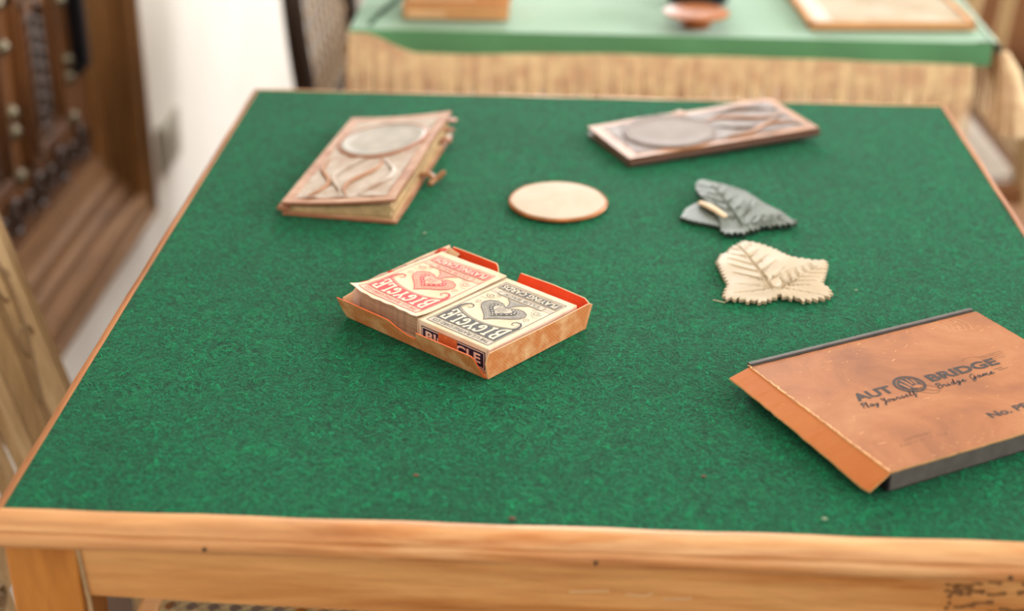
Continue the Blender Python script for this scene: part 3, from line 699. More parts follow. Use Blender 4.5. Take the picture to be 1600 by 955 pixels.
# ------------------------------------------------------------------ orange bridge game box
AB = math.radians(29.2)
ab = thing('game_box', 'worn orange cardboard bridge game box at the right edge of the felt', 'box', (0.1595, -0.3277, H+0.0008), AB)
W1, D1, HT = 0.188, 0.139, 0.0142
def slab(m, x0, x1, y0, y1, z0, z1, wob=0.0005, n=30, mi=0, ms=1):
    pl = []
    for (ax, ay, bx_, by_) in ((x0, y0, x1, y0), (x1, y0, x1, y1), (x1, y1, x0, y1), (x0, y1, x0, y0)):
        for i in range(n):
            t = i/n; k = 0 if i == 0 else wob*random.uniform(-1, 1)
            dx, dy = bx_-ax, by_-ay; q = math.hypot(dx, dy); pl.append((ax+dx*t-dy/q*k, ay+dy*t+dx/q*k))
    m.prism(pl, z0, z1, mi, ms)
m = MB()
m.bb(0.004, W1, 0, 0.0016, 0, HT-0.0012); m.bb(0.003, W1, D1+0.0004, D1+0.0034, 0, HT+0.0012); m.bb(W1-0.0016, W1, 0, D1, 0, HT-0.0012); m.bb(0.004, W1, 0, D1, 0, 0.0012)
m.build('grey_side_wall', 'greyboard', ab, bevel=0.0003)
m = MB(); m.bb(0.0022, 0.0040, 0.0005, D1-0.0005, 0.0003, HT-0.0014); m.build('shaded_end_wall', 'flap_shade', ab)  # end wall coloured dark for the shade beneath the flap
m = MB(); slab(m, 0.0015, W1+0.001, -0.0008, D1-0.0012, HT-0.0012, HT, 0.00025); m.build('orange_lid', ['lid', 'lidrim'], ab)
# end flap hinged at the lid edge, dropping outwards
m = MB(); N = 28; vs = []
outer = []; inner = []
for i in range(N+1):
    t = i/N; y = -0.001+(D1+0.0005)*t; j = random.uniform(-0.0004, 0.0004)
    zo = 0.0052+0.0042*t+0.0008*math.sin(3*t)
    xo = -0.0128+j+ (0.0012 if i in (0,) else 0)
    outer.append((xo, y, zo)); inner.append((0.0022, y, HT-0.0003))
for th in (0, -0.0012): vs += [(a, b, c+th) for a, b, c in inner]+[(a, b, c+th) for a, b, c in outer]
K = N+1
m.add(vs, [[i, i+1, K+i+1, K+i] for i in range(N)], 0)
m.f += [[2*K+i+1, 2*K+i, 3*K+i, 3*K+i+1] for i in range(N)]; m.mi += [2]*N
m.f += [[K+i, K+i+1, 3*K+i+1, 3*K+i] for i in range(N)]; m.mi += [1]*N
m.f += [[0, K, 3*K, 2*K], [N, 2*K+N, 3*K+N, K+N]]; m.mi += [1, 1]
m.build('end_flap', ['flap', 'lidrim', 'flap_shade'], ab)
# creamy worn crease along the hinge and lid corner wear
def lw(x, y, l=1): return (x*1.0153/1000, y*1.0153/1000, HT+0.00006*l)
ik = Ink(lw)
for i in range(34):
    y = 1+i*4+random.uniform(-1, 1); ik.line([(1.6+random.uniform(0, 0.8), y), (2.3+random.uniform(-.4, .8), y+2.2), (1.8+random.uniform(-.2, .5), y+4.4)], random.uniform(0.6, 1.5), 0, 1)
for (x, y) in [(60, 131), (84, 131.5), (104, 128), (128, 132), (142, 128), (162, 129), (150, 120), (110, 116), (36, 122), (44, 112), (24, 108), (100, 45), (76, 56), (14, 40), (18, 26), (140, 34), (160, 90), (52, 120), (90, 104), (120, 52), (66, 34), (170, 112), (158, 122)]:
    a = random.uniform(-0.5, 0.6); L_ = random.uniform(0.8, 2.8)
    ik.line([(x-L_*math.cos(a), y-L_*math.sin(a)), (x, y+random.uniform(-.4, .4)), (x+L_*math.cos(a), y+L_*math.sin(a))], random.uniform(0.15, 0.6), 0, 1)
for k in range(5):
    x = 150+k*4; ik.line([(x, 134), (x+3, 128-k), (x-1, 122-k*2), (x+4, 117)], 0.25, 0, 1)
for i in range(90):
    x, y = random.uniform(6, 180), random.choice((random.uniform(2, 10), random.uniform(112, 134), random.uniform(8, 134)))
    a = random.uniform(-1.2, 1.2); L_ = random.uniform(0.3, 1.3); ik.line([(x-L_*math.cos(a), y-L_*math.sin(a)), (x, y+random.uniform(-.3, .3)), (x+L_*math.cos(a), y+L_*math.sin(a))], random.uniform(0.12, 0.4), 0, 1)
o = ik.mb.build('worn_scuffs', 'scuff', ab); o['kind'] = 'stuff'
# lettering
ik = Ink(lw)
ik.text('AUT', 36, 70.5, 64.5, 79.5, 0, 2, 0.040); ik.text('BRIDGE', 93, 70.5, 148.5, 79.5, 0, 2, 0.040)
cx_, cy_ = 78.2, 74.6
ring = [(cx_+(9.4)*math.cos(t), cy_+9.4*math.sin(t)) for t in np.linspace(0, 2*math.pi, 37)]; ik.line(ring, 1.9, 0, 2)
ring = [(cx_+(7.6)*math.cos(t), cy_+7.6*math.sin(t)) for t in np.linspace(0, 2*math.pi, 37)]; ik.line(ring, 0.35, 0, 2)
# dark disc with pale fingers and the outline of a hand reaching in
ik.fan((cx_, cy_), [(cx_+7.4*math.cos(t), cy_+7.4*math.sin(t)) for t in np.linspace(0, 2*math.pi, 25)[:-1]], 0, 2)
for (x0_, y0_, x1_, y1_, ww) in ((-5.2, 3.2, -3.2, -4.6, 2.0), (-1.9, 6.2, -0.6, -2.6, 2.0), (2.0, 6.2, 1.9, -1.0, 1.6), (4.9, 4.6, 4.2, -1.6, 1.7)):
    ik.line([(cx_+x0_, cy_+y0_), (cx_+(x0_+x1_)/2+0.3, cy_+(y0_+y1_)/2), (cx_+x1_, cy_+y1_)], [ww*0.7, ww, ww*0.9], 2, 3)
ik.poly([(cx_-1.5, cy_-3.4), (cx_+3.5, cy_-2.2), (cx_+5.6, cy_-3.6), (cx_+6.4, cy_-5.4), (cx_+1.5, cy_-7.2)], 2, 3)
ik.line([(cx_+1, cy_-5), (cx_+4, cy_-8.5), (cx_+7.5, cy_-12), (cx_+11, cy_-14), (cx_+13.5, cy_-12.8), (cx_+12.5, cy_-9.6), (cx_+9.5, cy_-6), (cx_+6.5, cy_-3)], 0.45, 1, 4)
ik.line([(cx_-1, cy_-8.2), (cx_+1.5, cy_-12), (cx_+5, cy_-15), (cx_+9, cy_-16.2), (cx_+12.5, cy_-14.4)], 0.4, 1, 4)
# script line in a running hand
CUR = {'P': [[(0.25, 0), (0.45, 1.0)], [(0.1, 0.75), (0.3, 1.0), (0.75, 1.0), (0.85, 0.8), (0.65, 0.58), (0.35, 0.55)]],
       'l': [[(0, 0.1), (0.3, 0.5), (0.5, 0.95), (0.35, 1.0), (0.25, 0.6), (0.25, 0.1), (0.4, 0), (0.6, 0.15)]],
       'a': [[(0.6, 0.4), (0.3, 0.48), (0.08, 0.2), (0.2, 0), (0.45, 0.15), (0.62, 0.45), (0.55, 0.1), (0.68, 0.02), (0.9, 0.2)]],
       'y': [[(0.05, 0.4), (0.15, 0.1), (0.35, 0.05), (0.6, 0.42), (0.5, -0.1), (0.25, -0.45), (0.08, -0.3), (0.5, 0.0), (0.85, 0.2)]],
       'Y': [[(0.05, 0.85), (0.2, 1.0), (0.3, 0.65), (0.5, 0.5), (0.8, 1.0), (0.7, 0.4), (0.5, -0.3), (0.25, -0.35), (0.3, -0.1), (0.9, 0.25)]],
       'o': [[(0.5, 0.45), (0.2, 0.4), (0.1, 0.12), (0.35, 0), (0.6, 0.2), (0.5, 0.45), (0.9, 0.38)]],
       'u': [[(0, 0.2), (0.15, 0.45), (0.12, 0.1), (0.3, 0), (0.55, 0.4), (0.52, 0.08), (0.7, 0.02), (0.9, 0.2)]],
       'r': [[(0, 0.1), (0.25, 0.5), (0.3, 0.38), (0.6, 0.4), (0.5, 0.08), (0.65, 0), (0.9, 0.2)]],
       's': [[(0, 0.1), (0.35, 0.5), (0.6, 0.15), (0.4, 0), (0.15, 0.08), (0.5, 0.05), (0.9, 0.2)]],
       'e': [[(0, 0.15), (0.45, 0.3), (0.45, 0.48), (0.2, 0.42), (0.12, 0.12), (0.4, 0), (0.85, 0.2)]],
       'f': [[(0, 0.1), (0.4, 0.55), (0.6, 1.0), (0.42, 1.0), (0.3, 0.3), (0.2, -0.4), (0.35, -0.4), (0.45, 0.05), (0.8, 0.15)]],
       'B': [[(0.3, 0), (0.4, 1.0)], [(0.1, 0.8), (0.4, 1.02), (0.8, 0.95), (0.75, 0.65), (0.4, 0.55), (0.85, 0.45), (0.8, 0.08), (0.4, -0.02), (0.15, 0.2)]],
       'i': [[(0, 0.1), (0.25, 0.46), (0.22, 0.08), (0.4, 0), (0.65, 0.2)], [(0.33, 0.68), (0.38, 0.74)]],
       'd': [[(0.5, 0.4), (0.2, 0.45), (0.08, 0.15), (0.25, 0), (0.5, 0.25), (0.72, 1.0), (0.55, 0.12), (0.7, 0), (0.9, 0.2)]],
       'g': [[(0.55, 0.42), (0.25, 0.45), (0.1, 0.2), (0.3, 0.05), (0.55, 0.42), (0.45, -0.1), (0.2, -0.42), (0.05, -0.25), (0.9, 0.2)]],
       'G': [[(0.8, 0.85), (0.5, 1.0), (0.12, 0.6), (0.15, 0.2), (0.45, 0.1), (0.7, 0.5), (0.72, 0.55), (0.6, -0.1), (0.3, -0.4), (0.12, -0.2), (0.9, 0.25)]],
       'm': [[(0, 0.05), (0.12, 0.45), (0.1, 0.05), (0.3, 0.46), (0.38, 0.4), (0.34, 0.05), (0.58, 0.46), (0.66, 0.35), (0.62, 0.05), (0.75, 0), (0.95, 0.2)]]}
def script(body, x0, y0, x1, y1, size, wd=0.75):
    wdt = {'m': 1.3, 'i': 0.55, 'l': 0.55, ' ': 0.6, 'G': 1.1, 'B': 1.0}
    tot = sum(wdt.get(c, 0.85) for c in body); L = math.hypot(x1-x0, y1-y0); k = L/tot; dx, dy = (x1-x0)/L, (y1-y0)/L; pos = 0
    for c in body:
        w_ = wdt.get(c, 0.85)*k
        for st in CUR.get(c, []):
            P = []
            for (a, b) in st:
                X = pos+a*w_*1.05+b*size*0.32; Y = b*size; P.append((x0+dx*X-dy*Y, y0+dy*X+dx*Y))
            P2 = []
            for i in range(len(P)-1):
                p0, p1, p2, p3 = P[max(0, i-1)], P[i], P[i+1], P[min(len(P)-1, i+2)]
                for t in (0, 0.33, 0.66):
                    f = lambda n_: 0.5*((2*p1[n_])+(-p0[n_]+p2[n_])*t+(2*p0[n_]-5*p1[n_]+4*p2[n_]-p3[n_])*t*t+(-p0[n_]+3*p1[n_]-3*p2[n_]+p3[n_])*t**3)
                    P2.append((f(0), f(1)))
            P2.append(P[-1]); ik.line(P2, wd, 0, 2)
        pos += w_
script('Play Yourself', 33, 62.5, 75, 62.5, 5.6); script('Bridge Game', 90, 62.5, 137, 62.5, 5.6)
ik.line([(139, 66.5), (146, 66.8)], 0.35, 0, 2); ik.line([(141, 64.6), (149, 64.9)], 0.35, 0, 2)
ik.text('No. PB', 95.5, 20, 127, 26.5, 0, 2, 0.035)
def smudges(x0, x1, y, hgt, n, sd):
    rr = random.Random(sd)
    for i in range(n):
        x = x0+(x1-x0)*(i+0.5)/n
        if rr.random() < 0.2: continue
        ik.line([(x-0.5, y+rr.uniform(-.2, .2)), (x, y+hgt*rr.uniform(.3, 1)), (x+0.7, y+rr.uniform(0, hgt))], 0.55, 1, 2)
smudges(31, 52, 22.5, 1.8, 9, 3); smudges(25, 42, 18, 1.6, 8, 5); smudges(46, 64, 18, 1.8, 7, 8)
ik.line([(128, 83), (131, 86), (137, 86.2), (142, 83.5), (149, 82), (156, 84)], 0.25, 1, 2)
for k in range(4): ik.line([(141, 76+k*2.2), (149, 77.5+k*2.3), (158+k, 77+k*2.2)], 0.25, 1, 2)
o = ik.mb.build('lettering', ['ink', 'soft_ink', 'lid'], ab); o['kind'] = 'stuff'

# ------------------------------------------------------------------ leather bridge books
def sm(a, b, t): t = max(0, min(1, (t-a)/(b-a))); return t*t*(3-2*t)
def score_book(label, loc, rot, W, L, th, lift, open_, mats, rot_x=0.0, pagef=True):
    lea, rim, rel, brd = mats
    t = thing('leather_score_book', label, 'book', loc, rot)
    t.rotation_euler.x = rot_x
    cov = 0.0022
    def zt(x, y):
        s_ = x/W
        return th+lift*s_**1.5*(0.75+0.35*y/L)*open_(y/L)+0.0006*math.sin(y*60)*s_
    # back cover
    m = MB(); slab(m, 0, W+0.001, 0, L, 0, cov, 0.0002, 14); m.build('back_cover', [lea, rim], t)
    # pages: a few wavy leaves
    for k in range(6):
        f0, f1 = (k)/6, (k+0.8)/6
        m = MB(); jl = random.uniform(-0.002, 0.001); jw = random.uniform(-0.003, 0.0)
        def pg(f): return lambda a, b: (0.002+a*(W-0.004+jw), 0.003+b*(L-0.006+jl), cov+(zt(a*W, b*L)-cov*2)*f*(0.92+0.08*math.sin(6*b+k))+0.0003*math.sin(12*b+k*2)*a)
        m.grid(8, 12, pg(f1)); n1 = len(m.v); m.grid(8, 12, lambda a, b: pg(f0)(1-a, b))
        # close the rims
        g = 9
        for i in range(8):
            m.f.append([i+1, i, n1+8-i, n1+8-i-1]); m.mi.append(0)
            m.f.append([12*g+i, 12*g+i+1, n1+12*g+8-i-1, n1+12*g+8-i]); m.mi.append(0)
        for j in range(12):
            m.f.append([j*g+8, (j+1)*g+8, n1+(j+1)*g, n1+j*g]); m.mi.append(0)
        m.build('page_block', 'pages', t)
    # front cover, curved, with a raised border
    m = MB()
    def top(a, b, dz=0): 
        x, y = a*W, b*L; return (x, y, zt(x, y)+dz)
    m.grid(24, 40, lambda a, b: top(a, b, cov*0.8)); n1 = len(m.v); m.grid(24, 40, lambda a, b: top(1-a, b, -cov*0.2))
    g = 25
    for i in range(24):
        m.f.append([i+1, i, n1+24-i, n1+24-i-1]); m.mi.append(1); m.f.append([40*g+i, 40*g+i+1, n1+40*g+24-i-1, n1+40*g+24-i]); m.mi.append(1)
    for j in range(40):
        m.f.append([j*g+24, (j+1)*g+24, n1+(j+1)*g, n1+j*g]); m.mi.append(1)
    fc = m.build('front_cover', [brd, rim], t, smooth=True)
    # spine
    m = MB(); m.tube([(0.001, L*i/10, th*0.5+0.0008) for i in range(11)], th*0.5+0.001, 10, 0, 0.35); m.v = [(v[0]*1.0, v[1], max(0.0, v[2])) for v in m.v]
    m.build('spine', rim, t, smooth=True)
    # tooled relief on the cover: inner panel, flowing ridges
    def on(x, y, dz): return (x, y, zt(x, y)+cov*0.8+dz)
    m = MB()
    x0, x1, y0, y1 = 0.009, W-0.009, 0.009, L-0.012
    m.grid(20, 34, lambda a, b: on(x0+(x1-x0)*a, y0+(y1-y0)*b, 0.0003+0.0009*(math.sin(9*a+5*math.sin(6*b))*math.sin(11*b+2.5*math.cos(5*a)))**2))
    m.build('tooled_panel', rel, fc, smooth=True)
    mc = (W*0.5, L*0.68); R_ = 0.037
    for ph in range(4):
        m = MB(); pts = []
        for i in range(15):
            s_ = i/14; y = L*0.06+s_*(L*0.40); x = W*(0.20+0.18*ph)+0.009*math.sin(5.5*s_+ph*1.7)
            pts.append(on(min(W-0.012, max(0.012, x)), y, 0.0012))
        m.tube(pts, [0.0006+0.0016*math.sin(math.pi*(i+0.5)/15) for i in range(15)], 6, 0, 0.7)
        m.build('tooled_ridge', rel if ph % 2 else 'case_brown', fc, smooth=True)
    m = MB()
    for j in range(7):
        r = R_*(1-j/6) if j else R_
    m.lathe([(R_, 0.0), (R_, 0.0016), (R_-0.002, 0.0024), (R_-0.004, 0.0017), (R_*0.6, 0.0019), (R_*0.2, 0.0020), (0.0003, 0.0021)], 40, 0, (0, 0, 0), 1.0, 1.1)
    m.v = [on(mc[0]+v[0], mc[1]+v[1], v[2]) for v in m.v]
    m.build('silver_medallion', 'silver' if lea == 'leather' else 'case_medal', fc, smooth=True)
    m = MB(); m.tube([on(mc[0]+(R_+0.001)*math.cos(a), mc[1]+(R_+0.001)*1.1*math.sin(a), 0.001) for a in np.linspace(0, 2*math.pi, 40)], 0.0014, 6); m.build('medallion_rim', rim if lea == 'leather' else 'case_leather', fc, smooth=True)
    return t, zt
bk, zt1 = score_book('pinkish tan tooled leather book with bulging pages, upper left of the felt', (-0.2545, 0.0555, H+0.0010), math.radians(-7.8), 0.0935, 0.209, 0.0095, 0.0115, lambda s_: 1.15-0.1*s_, ('leather', 'leather_rim', 'leather_relief', 'leather'))
# scalloped thumb tabs at the far end and the strap clasp on the fore edge
for k, (yy, zz) in enumerate(((0.2045, 0.0165), (0.192, 0.0115), (0.180, 0.0055))):
    m = MB(); pl = [(0.086, yy-0.006), (0.095, yy-0.005)]+[(0.0955+0.0045*math.cos(a), yy+0.0045*math.sin(a)) for a in np.linspace(-1.4, 1.4, 7)]+[(0.095, yy+0.0045), (0.086, yy+0.0045)]
    m.prism(pl, zz, zz+0.0016); m.build('cover_tab', 'leather_rim', bk, bevel=0.0004)
m = MB()
m.tube([(0.090, 0.098, 0.004), (0.098, 0.097, 0.0065), (0.104, 0.094, 0.004), (0.108, 0.092, 0.0045), (0.112, 0.096, 0.0085)], 0.0038, 8, 0, 0.42)
m.tube([(0.102, 0.082, 0.003), (0.106, 0.090, 0.0045), (0.110, 0.103, 0.006)], 0.0022, 8)
m.build('strap_clasp', 'case_brown', bk, smooth=True)
cs, zt2 = score_book('closed grey brown tooled leather book, upper right of the felt', (0.2010, 0.2690, H+0.0010), math.radians(24.7+180), 0.0001, 0.0001, 0.001, 0, lambda s_: 1, ('case_leather', 'case_edge', 'case_leather', 'case_brown')) if False else (None, None)
cs, zt2 = score_book('closed grey brown tooled leather book, upper right of the felt', (0.2013, 0.2625, H+0.0056), math.radians(24.7+90), 0.0870, 0.192, 0.0062, 0.0012, lambda s_: 1, ('case_leather', 'case_edge', 'case_leather', 'case_brown'))
cs.rotation_mode = 'XYZ'
cs.rotation_euler = (math.radians(-1.4), 0, math.radians(24.7+90))
m = MB(); m.tube([(0.080, 0.098, 0.0075), (0.088, 0.098, 0.0085), (0.093, 0.098, 0.005)], 0.006, 8, 0, 0.3); m.build('strap_clasp', 'case_brown', cs, smooth=True)

# ------------------------------------------------------------------ ivory disc
d = thing('round_mirror', 'thin round ivory disc with bronze rim in the middle of the felt', 'disc', (-0.0335, 0.0945, H+0.0011))
m = MB(); m.lathe([(0.0392, 0), (0.0405, 0.0008), (0.0408, 0.0020), (0.0402, 0.0030), (0.0392, 0.0034), (0.0388, 0.0026)], 64, 0, (0, 0, 0), 1, 1.04); m.build('rim', 'disc_rim', d, smooth=True)
m = MB(); m.lathe([(0.0387, 0.0022), (0.0380, 0.0034), (0.03, 0.0038), (0.015, 0.0041), (0.0003, 0.0042)], 64, 0, (0, 0, 0), 1, 1.04); m.build('ivory_face', 'disc', d, smooth=True)

# ------------------------------------------------------------------ the two leaves
def resample(poly, n):
    P = np.array(poly+[poly[0]]); L = np.concatenate([[0], np.cumsum(np.hypot(*(P[1:]-P[:-1]).T))]); s_ = np.linspace(0, L[-1], n, endpoint=False)
    return np.stack([np.interp(s_, L, P[:, 0]), np.interp(s_, L, P[:, 1])], -1), L[-1]
def seg_d(p, a, b):
    a = np.array(a); b = np.array(b); t = np.clip(((p-a)@(b-a))/((b-a)@(b-a)), 0, 1); return np.hypot(*((p-(a+t[..., None]*(b-a))).T)).T, t
def leaf(name, poly, center, veins, thick, zf, mats, parent, serr, n=560, rings=24, tooth=0.0053):
    pts, L = resample(poly, n); c = np.array(center); tg = np.roll(pts, -1, 0)-np.roll(pts, 1, 0); tg /= np.hypot(*tg.T)[:, None]; nr = np.stack([tg[:, 1], -tg[:, 0]], -1)
    if ((pts-c)*nr).sum(1).mean() < 0: nr = -nr
    s_ = np.arange(n)/n*L; saw = np.abs(((s_/tooth) % 1)-0.5)*2
    pts = pts+nr*(saw-0.5)[:, None]*np.array([serr(p) for p in pts])[:, None]
    def height(P):
        z = np.array([zf(p) for p in P]); g1 = np.zeros(len(P)); g2 = np.zeros(len(P))
        for a, b, wd_, dp in veins:
            dd, t = seg_d(P, a, b); g1 = np.maximum(g1, dp*np.exp(-(dd/wd_)**2)*(1-0.6*t)); g2 = np.maximum(g2, dp*0.45*np.exp(-((dd-1.9*wd_)/wd_)**2)*(1-0.6*t))
        return z-g1+np.where(g1 > 0.0004, 0, g2*0.8)
    m = MB(); V = []
    ts = [(k+1)/rings for k in range(rings)]
    for t in ts:
        P = c+(pts-c)*t; z = height(P)
        if t == 1: z = z-0.0004
        V += [(P[i, 0], P[i, 1], z[i]) for i in range(n)]
    V.append((c[0], c[1], height(c[None])[0])); ci = len(V)-1; F = [[ci, i, (i+1) % n] for i in range(n)]
    for k in range(rings-1): F += [[k*n+i, (k+1)*n+i, (k+1)*n+(i+1) % n, k*n+(i+1) % n] for i in range(n)]
    b0 = len(V); last = (rings-1)*n
    V += [(V[last+i][0], V[last+i][1], V[last+i][2]-thick) for i in range(n)]
    F2 = [[last+i, b0+i, b0+(i+1) % n, last+(i+1) % n] for i in range(n)]
    cb = len(V); V.append((c[0], c[1], V[ci][2]-thick)); F3 = [[cb, b0+(i+1) % n, b0+i] for i in range(n)]
    m.add(V, F, 0); m.f += F2+F3; m.mi += [1]*(len(F2)+len(F3))
    # face orientation
    o = m.build(name, mats, parent, smooth=True)
    bm = bmesh.new(); bm.from_mesh(o.data); bmesh.ops.recalc_face_normals(bm, faces=bm.faces); bm.to_mesh(o.data); bm.free()
    return o
CL = [(0.0875, -0.0208), (0.0922, -0.004), (0.0962, -0.0014), (0.1006, 0.0097), (0.1059, 0.015), (0.1115, 0.0227), (0.1183, 0.0207), (0.1233, 0.0174), (0.1293, 0.0129), (0.1347, 0.0084), (0.1386, 0.0003), (0.1432, -0.0065), (0.149, -0.0097), (0.155, -0.0116), (0.1609, -0.0147), (0.1694, -0.0153), (0.1691, -0.0246), (0.1648, -0.0418), (0.1614, -0.0531), (0.1663, -0.0614), (0.1652, -0.0722), (0.1587, -0.0769), (0.1515, -0.0795), (0.1439, -0.082), (0.1407, -0.0781), (0.1342, -0.0795), (0.127, -0.0735), (0.1232, -0.0803), (0.1175, -0.0827), (0.1134, -0.0872), (0.1101, -0.0832), (0.1035, -0.0857), (0.0989, -0.0818), (0.0938, -0.0832), (0.0884, -0.0815), (0.0908, -0.0686), (0.0926, -0.0587), (0.0898, -0.0412), (0.0887, -0.0299)]
lf = thing('cream_leaf', 'cream moulded leaf with serrated edge and sunken veins, nearest leaf', 'leaf', (0.125, -0.035, H+0.0011))
sh = lambda P, o_: [(x-o_[0], y-o_[1]) for x, y in P]
ofs = (0.125, -0.035)
J = (0.1265, -0.0655)                                       # where the midribs meet
def vset(a, b, k, side_len, ang, n, w0=0.0010, d0=0.0019):
    out = [(a, b, w0, d0)]; ax, ay = a; bx_, by_ = b; L = math.hypot(bx_-ax, by_-ay); dx, dy = (bx_-ax)/L, (by_-ay)/L
    for i in range(n):
        t = (i+0.6)/(n+0.3); px, py = ax+(bx_-ax)*t, ay+(by_-ay)*t
        for sg in (1, -1):
            c_, s_ = math.cos(ang*sg), math.sin(ang*sg); ll = side_len*(1-0.45*t)
            out.append(((px, py), (px+(dx*c_-dy*s_)*ll, py+(dx*s_+dy*c_)*ll), w0*0.8, d0*0.75))
    return out
cv = vset((J[0]-0.003, J[1]), (0.1065, 0.010), 0, 0.030, 0.75, 5)+vset((J[0]+0.003, J[1]), (0.1610, -0.0270), 0, 0.020, 0.75, 5)
cv += [((J[0], J[1]), (0.095, -0.075), 0.0008, 0.0009), ((J[0], J[1]), (0.098, -0.060), 0.0008, 0.0009), ((J[0], J[1]), (0.158, -0.071), 0.0008, 0.0009)]
cv = [((a[0]-ofs[0], a[1]-ofs[1]), (b[0]-ofs[0], b[1]-ofs[1]), w_, d_) for a, b, w_, d_ in cv]
def czf(p):
    r = math.hypot(p[0]*0.9, p[1]); jx, jy = J[0]-ofs[0], J[1]-ofs[1]
    return 0.0030+0.0022*max(0, 1-(r/0.045)**2)+0.0018*sm(0.02, 0.045, p[0])*sm(-0.01, 0.02, p[1])+0.0005*math.sin(p[0]*160)*math.sin(p[1]*120)
leaf('leaf_blade', sh(CL, ofs), (0.0, -0.010), cv, 0.0022, czf, ['leaf_cream', 'leaf_cream'], lf, lambda p: 0.0046 if p[1] < -0.03 else 0.0024)
m = MB(); m.tube([(-0.0362, -0.0500, 0.0006), (-0.041, -0.0485, 0.0010), (-0.0445, -0.0462, 0.0006)], 0.0003, 5); m.build('loose_thread', 'clip', lf)

# outline of the upper leaf and of the one beneath it
GU = [(0.0830, 0.0960), (0.0801, 0.1135), (0.0802, 0.1249), (0.084, 0.1339), (0.0884, 0.1356), (0.1041, 0.1309), (0.122, 0.1221), (0.133, 0.099), (0.1475, 0.0795), (0.1557, 0.0629), (0.1543, 0.055), (0.1499, 0.0559), (0.1443, 0.0517), (0.1395, 0.0539), (0.1339, 0.0484), (0.1271, 0.0505), (0.1231, 0.0413), (0.117, 0.0396), (0.1114, 0.0329), (0.1066, 0.0351), (0.1014, 0.0322), (0.0965, 0.0345), (0.0967, 0.0484), (0.0955, 0.0600), (0.0900, 0.0780)]
GD = [(0.0650, 0.0650), (0.0700, 0.0830), (0.0790, 0.0960), (0.0900, 0.1000), (0.1000, 0.0850), (0.1050, 0.0600), (0.1040, 0.0440), (0.0967, 0.0470), (0.0880, 0.0520), (0.0780, 0.0560), (0.0710, 0.0600)]
lg = thing('grey_leaf', 'grey moulded double leaf with a cream clip, behind the cream leaf', 'leaf', (0.11, 0.08, H+0.0011))
og = (0.11, 0.08)
gv = vset((0.112, 0.047), (0.0935, 0.122), 0, 0.030, 0.7, 5, 0.0010, 0.0019)+vset((0.114, 0.047), (0.146, 0.062), 0, 0.020, 0.75, 4, 0.0009, 0.0016)
gv += [((0.112, 0.047), (0.126, 0.100), 0.0009, 0.0012), ((0.1, 0.06), (0.087, 0.11), 0.0008, 0.0009)]
gv = [((a[0]-og[0], a[1]-og[1]), (b[0]-og[0], b[1]-og[1]), w_, d_) for a, b, w_, d_ in gv]
def gzf(p): return 0.0042+0.0045*sm(0.03, -0.03, p[0])*sm(-0.03, 0.03, p[1])+0.0020*max(0, 1-((p[0]**2+p[1]**2)/0.04**2))+0.0004*math.sin(p[0]*170)*math.sin(p[1]*130)
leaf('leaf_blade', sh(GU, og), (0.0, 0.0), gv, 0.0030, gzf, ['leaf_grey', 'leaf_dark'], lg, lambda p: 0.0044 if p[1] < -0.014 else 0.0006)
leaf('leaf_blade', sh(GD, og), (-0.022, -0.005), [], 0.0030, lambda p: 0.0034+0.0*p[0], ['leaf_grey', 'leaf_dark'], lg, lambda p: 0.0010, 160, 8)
m = MB(); m.tube([(-0.0275, 0.0100, 0.0058), (-0.022, 0.000, 0.0072), (-0.016, -0.010, 0.0072), (-0.0095, -0.0200, 0.0062)], [0.0030, 0.0034, 0.0032, 0.0024], 10, 0, 0.55); m.build('clip', 'clip', lg, smooth=True)

# crumbs and lint on the felt
for (x, y, r, mt, lab) in ((-0.1085, -0.3250, 0.0016, 'lint_red', 'dark crumb left of centre near the front edge of the felt'), (-0.0510, -0.3660, 0.0017, 'lint_red', 'reddish crumb right at the front felt edge'),
                          (0.0580, -0.3160, 0.0013, 'lint_red', 'small dark crumb left of the orange box on the felt'), (0.1220, -0.3560, 0.0014, 'lint', 'pale grey crumb in front of the orange box'), (-0.137, 0.0265, 0.0012, 'lint', 'pale speck just before the tan leather book'),
                          (0.1860, -0.0560, 0.0010, 'lint', 'tiny pale speck right of the cream leaf'), (-0.145, -0.062, 0.0012, 'lint', 'pale lint speck behind the card tray')):
    m = MB(); m.lathe([(r*0.8, 0), (r, r*0.3), (r*0.6, r*0.7), (0.0001, r*0.8)], 9, 0, (0, 0, 0), 1.3, 0.8); o = m.build('crumb', mt, loc=(x, y, H+0.0006)); tag(o, lab, 'crumb')

# ------------------------------------------------------------------ far table under the fringed cloth
X0, X1, Y0, Y1 = -0.275, 0.436, 0.592, 1.50
t2 = thing('cloth_covered_table', 'second table behind, hidden under the sage green fringed cloth', 'table', (0, 0, 0))
m = MB(); m.bb(X0+0.004, X1-0.004, Y0+0.004, Y1-0.004, H-0.024, H-0.0025); m.build('table_top', 'brown_wood', t2)
for sx in (X0+0.05, X1-0.05):
    for sy in (Y0+0.05, Y1-0.04):
        m = MB(); m.box((sx, sy, (H-0.024)/2), (0.036, 0.036, H-0.024), 0, None, 0.7); m.build('leg', 'brown_wood', t2)
def band_z(x):
    t = (x-X0)/(X1-X0)
    return -0.004-0.022*sm(0.02, 0.11, t)+0.004*sm(0.15, 0.4, t)-0.003*sm(0.6, 1.0, t)
cl = MB(); n = 70
cl.grid(n, 40, lambda a, b: (X0+(X1-X0)*a, Y0+(Y1-Y0)*b, H+0.0005+0.0016*math.exp(-((b*(Y1-Y0)-0.006)/0.006)**2)*0.9+0.0010*math.sin(7*a+3*b)*math.sin(5*b)*0.6+0.0025*math.exp(-(((1-a)*(X1-X0)-0.008)/0.007)**2)))
